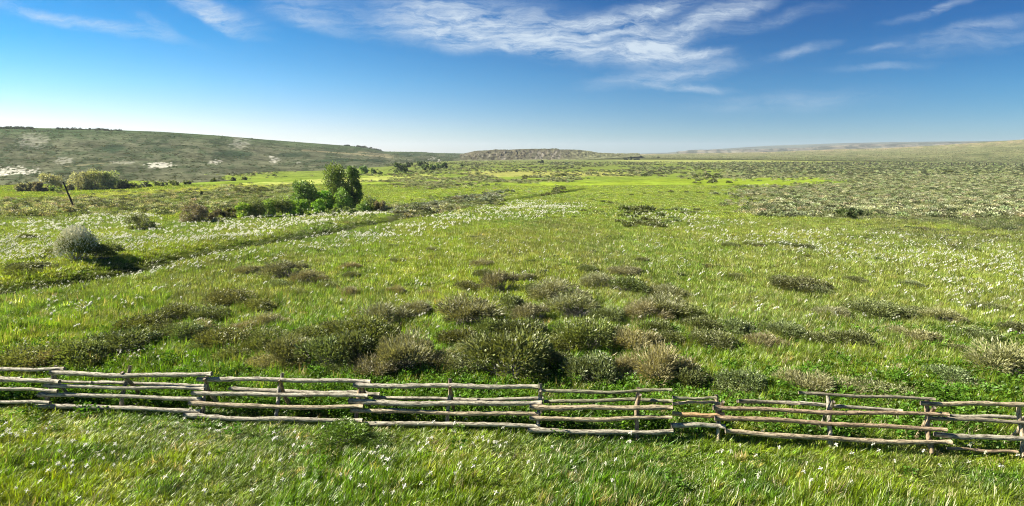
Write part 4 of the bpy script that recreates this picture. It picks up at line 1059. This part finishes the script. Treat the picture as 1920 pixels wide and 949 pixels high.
# ------------------------------------------------------------------ log rail fence
M_LOG, t = new_mat('weathered_log')
tc = t.n('ShaderNodeTexCoord'); oi = t.n('ShaderNodeObjectInfo')
mp = t.n('ShaderNodeMapping', ins={'Vector': tc.outputs['Object'], 'Scale': (2.2, 14, 14)})
mp2 = t.n('ShaderNodeVectorMath', operation='ADD', ins={0: mp.outputs[0], 1: oi.outputs['Location']}).outputs[0]
n1 = t.noise(mp2, 1.0, 6, .65); n2 = t.noise(mp2, 2.6, 6, .75)
c1 = t.mix(t.maprange(n1, .35, .65, 0, 1), (.27, .25, .19), (.52, .49, .39))
c1 = t.mix(t.maprange(n2, .49, .56, 0, .9), c1, (.065, .052, .036))
c1 = t.mix(1, c1, oi.outputs['Color'], 'MULTIPLY')
bp = t.n('ShaderNodeBump', ins={'Strength': .9, 'Distance': .02, 'Height': t.math('ADD', n1, n2)})
b = t.n('ShaderNodeBsdfPrincipled', ins={'Base Color': c1, 'Roughness': .85, 'Normal': bp.outputs[0]})
t.n('ShaderNodeOutputMaterial', ins={0: b.outputs[0]})
M_CUT, t = new_mat('log_end_grain')
tc = t.n('ShaderNodeTexCoord')
wv_ = t.n('ShaderNodeTexNoise', ins={'Vector': tc.outputs['Object'], 'Scale': 30.0}).outputs[0]
b = t.n('ShaderNodeBsdfPrincipled', ins={'Base Color': t.mix(wv_, (.10, .08, .06), (.26, .21, .15)), 'Roughness': .9})
t.n('ShaderNodeOutputMaterial', ins={0: b.outputs[0]})
def log_mesh(L, r0, r1, seed, sag=0.0):
    rg = np.random.default_rng(seed); k = max(6, int(L / .16)); s = 12
    xs = np.linspace(0, L, k); u_ = xs / L
    ph = rg.random(4) * 6
    cy_ = .025 * np.sin(u_ * 4 + ph[0]) + .012 * np.sin(u_ * 11 + ph[1]); cz = .02 * np.sin(u_ * 5 + ph[2]) + .01 * np.sin(u_ * 13 + ph[3]) - sag * np.sin(np.pi * u_)
    cy_ -= lerp(cy_[0], cy_[-1], u_); cz -= lerp(cz[0], cz[-1], u_)
    cz -= 0
    r = lerp(r0, r1, u_) * (1 + .05 * rg.normal(size=k))
    kn = rg.integers(1, k - 1, 3); r[kn] *= 1.14
    a = np.arange(s) * 2 * np.pi / s
    rr = r[:, None] * (1 + .07 * rg.normal(size=(k, s)))
    V = np.stack([np.repeat(xs[:, None], s, 1), cy_[:, None] + rr * np.cos(a), cz[:, None] + rr * np.sin(a)], -1).reshape(-1, 3)
    i = np.arange(k - 1)[:, None] * s; j = np.arange(s)[None]
    q = np.stack([i + j, i + s + j, i + s + (j + 1) % s, i + (j + 1) % s], -1).reshape(-1, 4)[:, ::-1]
    V = np.vstack([V, [[0 - .01, cy_[0], cz[0]], [L + .01, cy_[-1], cz[-1]]]])
    jj = np.arange(s)
    t0 = np.stack([jj, (jj + 1) % s, np.full(s, len(V) - 2)], -1)[:, ::-1]; o_ = (k - 1) * s
    t1 = np.stack([o_ + jj, o_ + (jj + 1) % s, np.full(s, len(V) - 1)], -1)
    me = mesh_from('log', V, quads=q[:, ::-1], tris=np.vstack([t0, t1]), mats=[M_LOG, M_CUT], smooth=True, mat_idx=[0] * len(q) + [1] * (2 * s))
    return me
def put_log(name, p, q_, r0, r1, parent, seed, tintc=(1, 1, 1), sag=0., label=None):
    p = Vector(p); q_ = Vector(q_); d = q_ - p
    o = link(name, log_mesh(d.length, r0, r1, seed, sag), parent, loc=p - parent.matrix_world.translation if False else None)
    rot = d.to_track_quat('X', 'Z')
    o.rotation_euler = rot.to_euler(); o.location = p - FORG
    o.color = (*tintc, 1)
    if label: o['label'] = label
    return o
FORG = Vector((0, 14.35, 0))
fence = link('rail_fence', None, loc=FORG)
tag(fence, 'long buck and rail fence of weathered logs across the near meadow', 'fence')
FA = np.array((-15.2, 15.9)); FB = np.array((12.5, 13.05))
fdir = (FB - FA) / np.linalg.norm(FB - FA); fn = np.array((-fdir[1], fdir[0]))       # fn points away from the camera
LEAN = .42
def on_front(px, py, off=0.0, lean=LEAN):
    """where the pixel's ray meets the leaning front face of the fence"""
    a, e = ray(px, py)
    # point P=(a y, y, H+e y); condition (P.xy-FA).fn = lean*z + off
    den = a * fn[0] + fn[1] - lean * e
    y = (lean * CAM_H + off + FA @ fn) / den
    return (float(a * y), float(y), float(CAM_H + e * y))
GREY = (1.0, .98, .92); TANC = (1.05, .92, .74); ORG = (1.15, .78, .46); RED = (.92, .72, .56); DKC = (.62, .58, .50); GRN = (.66, .68, .52)
front_rails = [
 # top course
 (-75, 689, 121, 691, .062, GREY), (95, 699, 397, 701, .078, GREY), (370, 711, 695, 715.5, .07, GREY), (663, 722, 1009, 725, .072, GREY), (1010, 732, 1260, 731, .05, GRN), (1261, 745, 1344, 746, .042, GRN),
 (1385, 752, 1500, 757, .04, DKC), (1497, 736, 1753, 748.5, .045, DKC), (1727, 756, 1990, 760, .062, TANC),
 # second course
 (-75, 712, 112, 716, .075, GREY), (83, 722.5, 384, 729, .062, GREY), (360, 737, 690, 742, .066, GREY), (654, 752, 1016, 755, .08, GREY), (993, 762.5, 1261, 765, .075, TANC), (1261, 757, 1352, 757, .042, TANC), (1337, 764.5, 1779, 777, .062, RED), (1741, 784, 1990, 798, .052, DKC),
 # third course
 (-75, 731, 108, 733, .06, GREY), (73, 740, 378, 748.5, .07, GREY), (354, 756, 681, 762, .068, TANC), (658, 769.5, 1011, 776, .066, TANC), (993, 784, 1260, 783, .062, TANC), (1261, 775, 1358, 776, .068, ORG), (1340, 784, 1775, 806, .064, RED), (1752, 814, 1990, 821, .066, GREY),
 # bottom course
 (-75, 752, 94, 755, .058, GREY), (65, 761.5, 377, 771, .07, GREY), (345, 778, 680, 788.5, .07, GREY), (647, 794, 1013, 799.6, .072, GREY), (990, 807, 1262, 808, .07, GREY), (1258, 798.5, 1360, 800, .072, GREY), (1360, 808, 1784, 829, .07, TANC), (1776, 841, 1908, 847, .04, RED)]
for i, (x0, y0, x1, y1, r_, c_) in enumerate(front_rails):
    off = -.02 - (.10 if i % 2 else 0)
    p = on_front(x0, y0, off - .06); q_ = on_front(x1, y1, off - .06)
    lab = None
    if c_ is ORG: lab = 'short rail with bright orange-brown bark'
    elif c_ is RED: lab = 'rail with reddish-brown bark'
    put_log('rail', p, q_, r_ * .94, r_ * .78, fence, 300 + i, c_, sag=.02 if x1 - x0 > 200 else 0, label=lab)
back_rails = [(33, 711.5, 178, 718, .045, GREY), (172, 717.5, 387, 723, .05, GREY), (430, 729, 676, 736, .06, GREY), (676, 737, 712, 739, .055, GREY), (700, 745, 1019, 747, .048, GREY), (1020, 753, 1261, 752, .05, GRN), (1382, 752, 1692, 771, .048, GREY), (1779, 781, 1990, 787, .05, GREY), (-75, 703, 40, 709, .05, GREY)]
for i, (x0, y0, x1, y1, r_, c_) in enumerate(back_rails):
    p = on_front(x0, y0, .95, -.42); q_ = on_front(x1, y1, .95, -.42)
    put_log('rail', p, q_, r_, r_ * .9, fence, 400 + i, c_)
def fence_foot(px):
    lo, hi = 740., 900.
    pts = [(-100, 762), (0, 768), (350, 789), (1000, 815), (1900, 864), (2000, 868)]
    return interp(px, pts)
bucks = [(-50, 1.25), (82, 1.22), (222, 1.30), (374, 1.22), (516, 1.28), (668, 1.2), (833, 1.30), (1005, 1.26), (1193, 1.28), (1348, 1.18), (1556, 1.32), (1748, 1.25), (1925, 1.25)]
for i, (px, hh) in enumerate(bucks):
    f = on_front(px, float(fence_foot(px)), 0, 0)
    fx, fy = f[0], f[1]
    n3 = np.array((fn[0], fn[1], 0)); d3 = np.array((fdir[0], fdir[1], 0))
    base = np.array((fx, fy, float(gh(np.array([fx]), np.array([fy]))[0])))
    bk = link('buck', None, fence)
    jit = rng.normal(0, .03, 4)
    tc_ = [TANC, GREY, (.9, .72, .55)][i % 3]
    p0 = base + (0, 0, -.12); p1 = base + n3 * (LEAN * hh) + d3 * (.04 + jit[0]) + (0, 0, hh)
    put_log('leg', p0, p1, .056, .047, bk, 500 + i, tc_)
    r0 = base + n3 * (.98 + jit[1]) + d3 * (.10) + (0, 0, -.12); r1 = base + n3 * (.26) + d3 * (.10 + jit[2]) + (0, 0, hh * .93)
    put_log('leg', r0, r1, .055, .045, bk, 540 + i, (.85, .62, .42) if i in (2, 4, 6) else tc_)

# ------------------------------------------------------------------ leaning pole, dead trunks
def sticks(name, px0, py0, px1, py1, r_, c_, label, cat, depth_shift=0.):
    gx, gy = pix_ground(px0, py0); a, e = ray(px1, py1)
    z0 = float(gh(np.array([gx]), np.array([gy]))[0])
    p1 = Vector((a * gy, gy + depth_shift, CAM_H + e * gy)); p0 = Vector((gx, gy, z0 - .3))
    d = p1 - p0
    me = log_mesh(d.length, r_, r_ * .75, 700)
    o = link(name, me, loc=p0); o.rotation_euler = d.to_track_quat('X', 'Z').to_euler(); o.color = (*c_, 1)
    return tag(o, label, cat)
sticks('leaning_pole', 140, 391, 118, 341, .17, (.10, .09, .08), 'dark wooden pole leaning left on the far left meadow', 'pole')
sticks('dead_trunk', 73, 359, 49, 341, .16, (.35, .3, .25), 'thin dead trunk leaning left in the pale willow row', 'dead tree')
sticks('dead_trunk', 152, 353, 135, 332, .15, (.5, .42, .36), 'thin dead trunk slanting behind the wide pale willow', 'dead tree')
sticks('dead_trunk', 86, 359, 95, 352, .12, (.35, .3, .25), 'short dead snag leaning right by the green willow', 'dead tree')

# ------------------------------------------------------------------ far wire fence with posts
wf_pts = []
px = 1432.0; sp_ = 7.5
while px < 2000:
    py = float(np.interp(px, [1432, 1920, 2000], [307.5, 311.5, 312.5]))
    wf_pts.append(pix_ground(px, py)); px += sp_; sp_ = min(sp_ + .15, 13.5)
wf = link('wire_fence', None, loc=(wf_pts[0][0], wf_pts[0][1], 0)); tag(wf, 'far fence of dark posts and wire along the grey brush field', 'fence')
M_POST = flat('dark_post', (.035, .028, .022))
prev = None; wires = []
for i, (gx, gy) in enumerate(wf_pts):
    z = float(gh(np.array([gx]), np.array([gy]))[0]); hh = rng.uniform(2.5, 3.3)
    lx = rng.normal(0, .10)
    V, q = tubes([[(0, 0, -.3), (lx * .5, 0, hh * .5), (lx, 0, hh)]], [np.array([.44, .42, .40])], 6)
    link('post', mesh_from('post', V, quads=q, mats=[M_POST]), wf, loc=(gx - wf_pts[0][0], gy - wf_pts[0][1], z))
    wires.append((gx - wf_pts[0][0], gy - wf_pts[0][1], z))
for hz in (.6, 1.1, 1.6):
    V, q = tubes([[(a_, b_, c_ + hz) for a_, b_, c_ in wires]], [np.full(len(wires), .02)], 4)
    link('wire', mesh_from('wire', V, quads=q, mats=[M_POST]), wf)

# ------------------------------------------------------------------ distant farm sheds
def shed(px, py, wpx, hpx, wallc, label):
    gx, gy = pix_ground(px, py); z = float(gh(np.array([gx]), np.array([gy]))[0]); k = gy / FPX
    W = wpx * k; Hh = hpx * k; Dp = W * .5
    rt = link('shed', None, loc=(gx, gy, z)); tag(rt, label, 'shed', 'distant farm sheds')
    V = [(-W / 2, -Dp / 2, -.5), (W / 2, -Dp / 2, -.5), (W / 2, Dp / 2, -.5), (-W / 2, Dp / 2, -.5), (-W / 2, -Dp / 2, Hh * .6), (W / 2, -Dp / 2, Hh * .6), (W / 2, Dp / 2, Hh * .6), (-W / 2, Dp / 2, Hh * .6), (-W / 2, 0, Hh * .97), (W / 2, 0, Hh * .97)]
    link('wall', mesh_from('wall', V, quads=[(0, 1, 5, 4), (2, 3, 7, 6)], tris=[(4, 8, 7), (5, 6, 9)], mats=[wallc]), rt)
    link('end_wall', mesh_from('end_wall', V, quads=[(1, 2, 6, 5), (3, 0, 4, 7)], mats=[wallc]), rt)
    o_ = .3
    V = [(-W / 2 - o_, -Dp / 2 - o_, Hh * .57), (W / 2 + o_, -Dp / 2 - o_, Hh * .57), (W / 2 + o_, 0, Hh), (-W / 2 - o_, 0, Hh), (-W / 2 - o_, Dp / 2 + o_, Hh * .57), (W / 2 + o_, Dp / 2 + o_, Hh * .57)]
    link('roof', mesh_from('roof', V, quads=[(0, 1, 2, 3), (3, 2, 5, 4)], mats=[flat('shed_roof', (.10, .09, .08))]), rt)
M_SD = flat('dark_shed_wall', (.08, .06, .05)); M_SW = flat('white_shed_wall', (.7, .7, .68))
shed(1374, 294, 10, 2.4, M_SD, 'long dark shed far out on the plain')
shed(1247, 298, 2.6, 1.8, M_SW, 'tiny white shed in the middle of the far plain')
shed(1253, 298, 1.8, 1.6, M_SD, 'tiny dark shed beside the white one')

# ------------------------------------------------------------------ haze
V = [(-8000, -2500, -6.5), (11500, -2500, -6.5), (11500, 11500, -6.5), (-8000, 11500, -6.5)]
V += [(a_, b_, 205) for a_, b_, _ in V]
me = mesh_from('haze', V, quads=[(3, 2, 1, 0), (4, 5, 6, 7), (0, 1, 5, 4), (1, 2, 6, 5), (2, 3, 7, 6), (3, 0, 4, 7)])
M_HZ, t = new_mat('haze')
pv = t.n('ShaderNodeVolumePrincipled', ins={'Color': (.80, .88, 1, 1), 'Density': 6.5e-5, 'Anisotropy': .2})
t.n('ShaderNodeOutputMaterial', ins={'Volume': pv.outputs[0]})
me.materials.append(M_HZ)
hz = tag(link('haze', me), 'thin blue haze over the whole valley', kind='stuff')
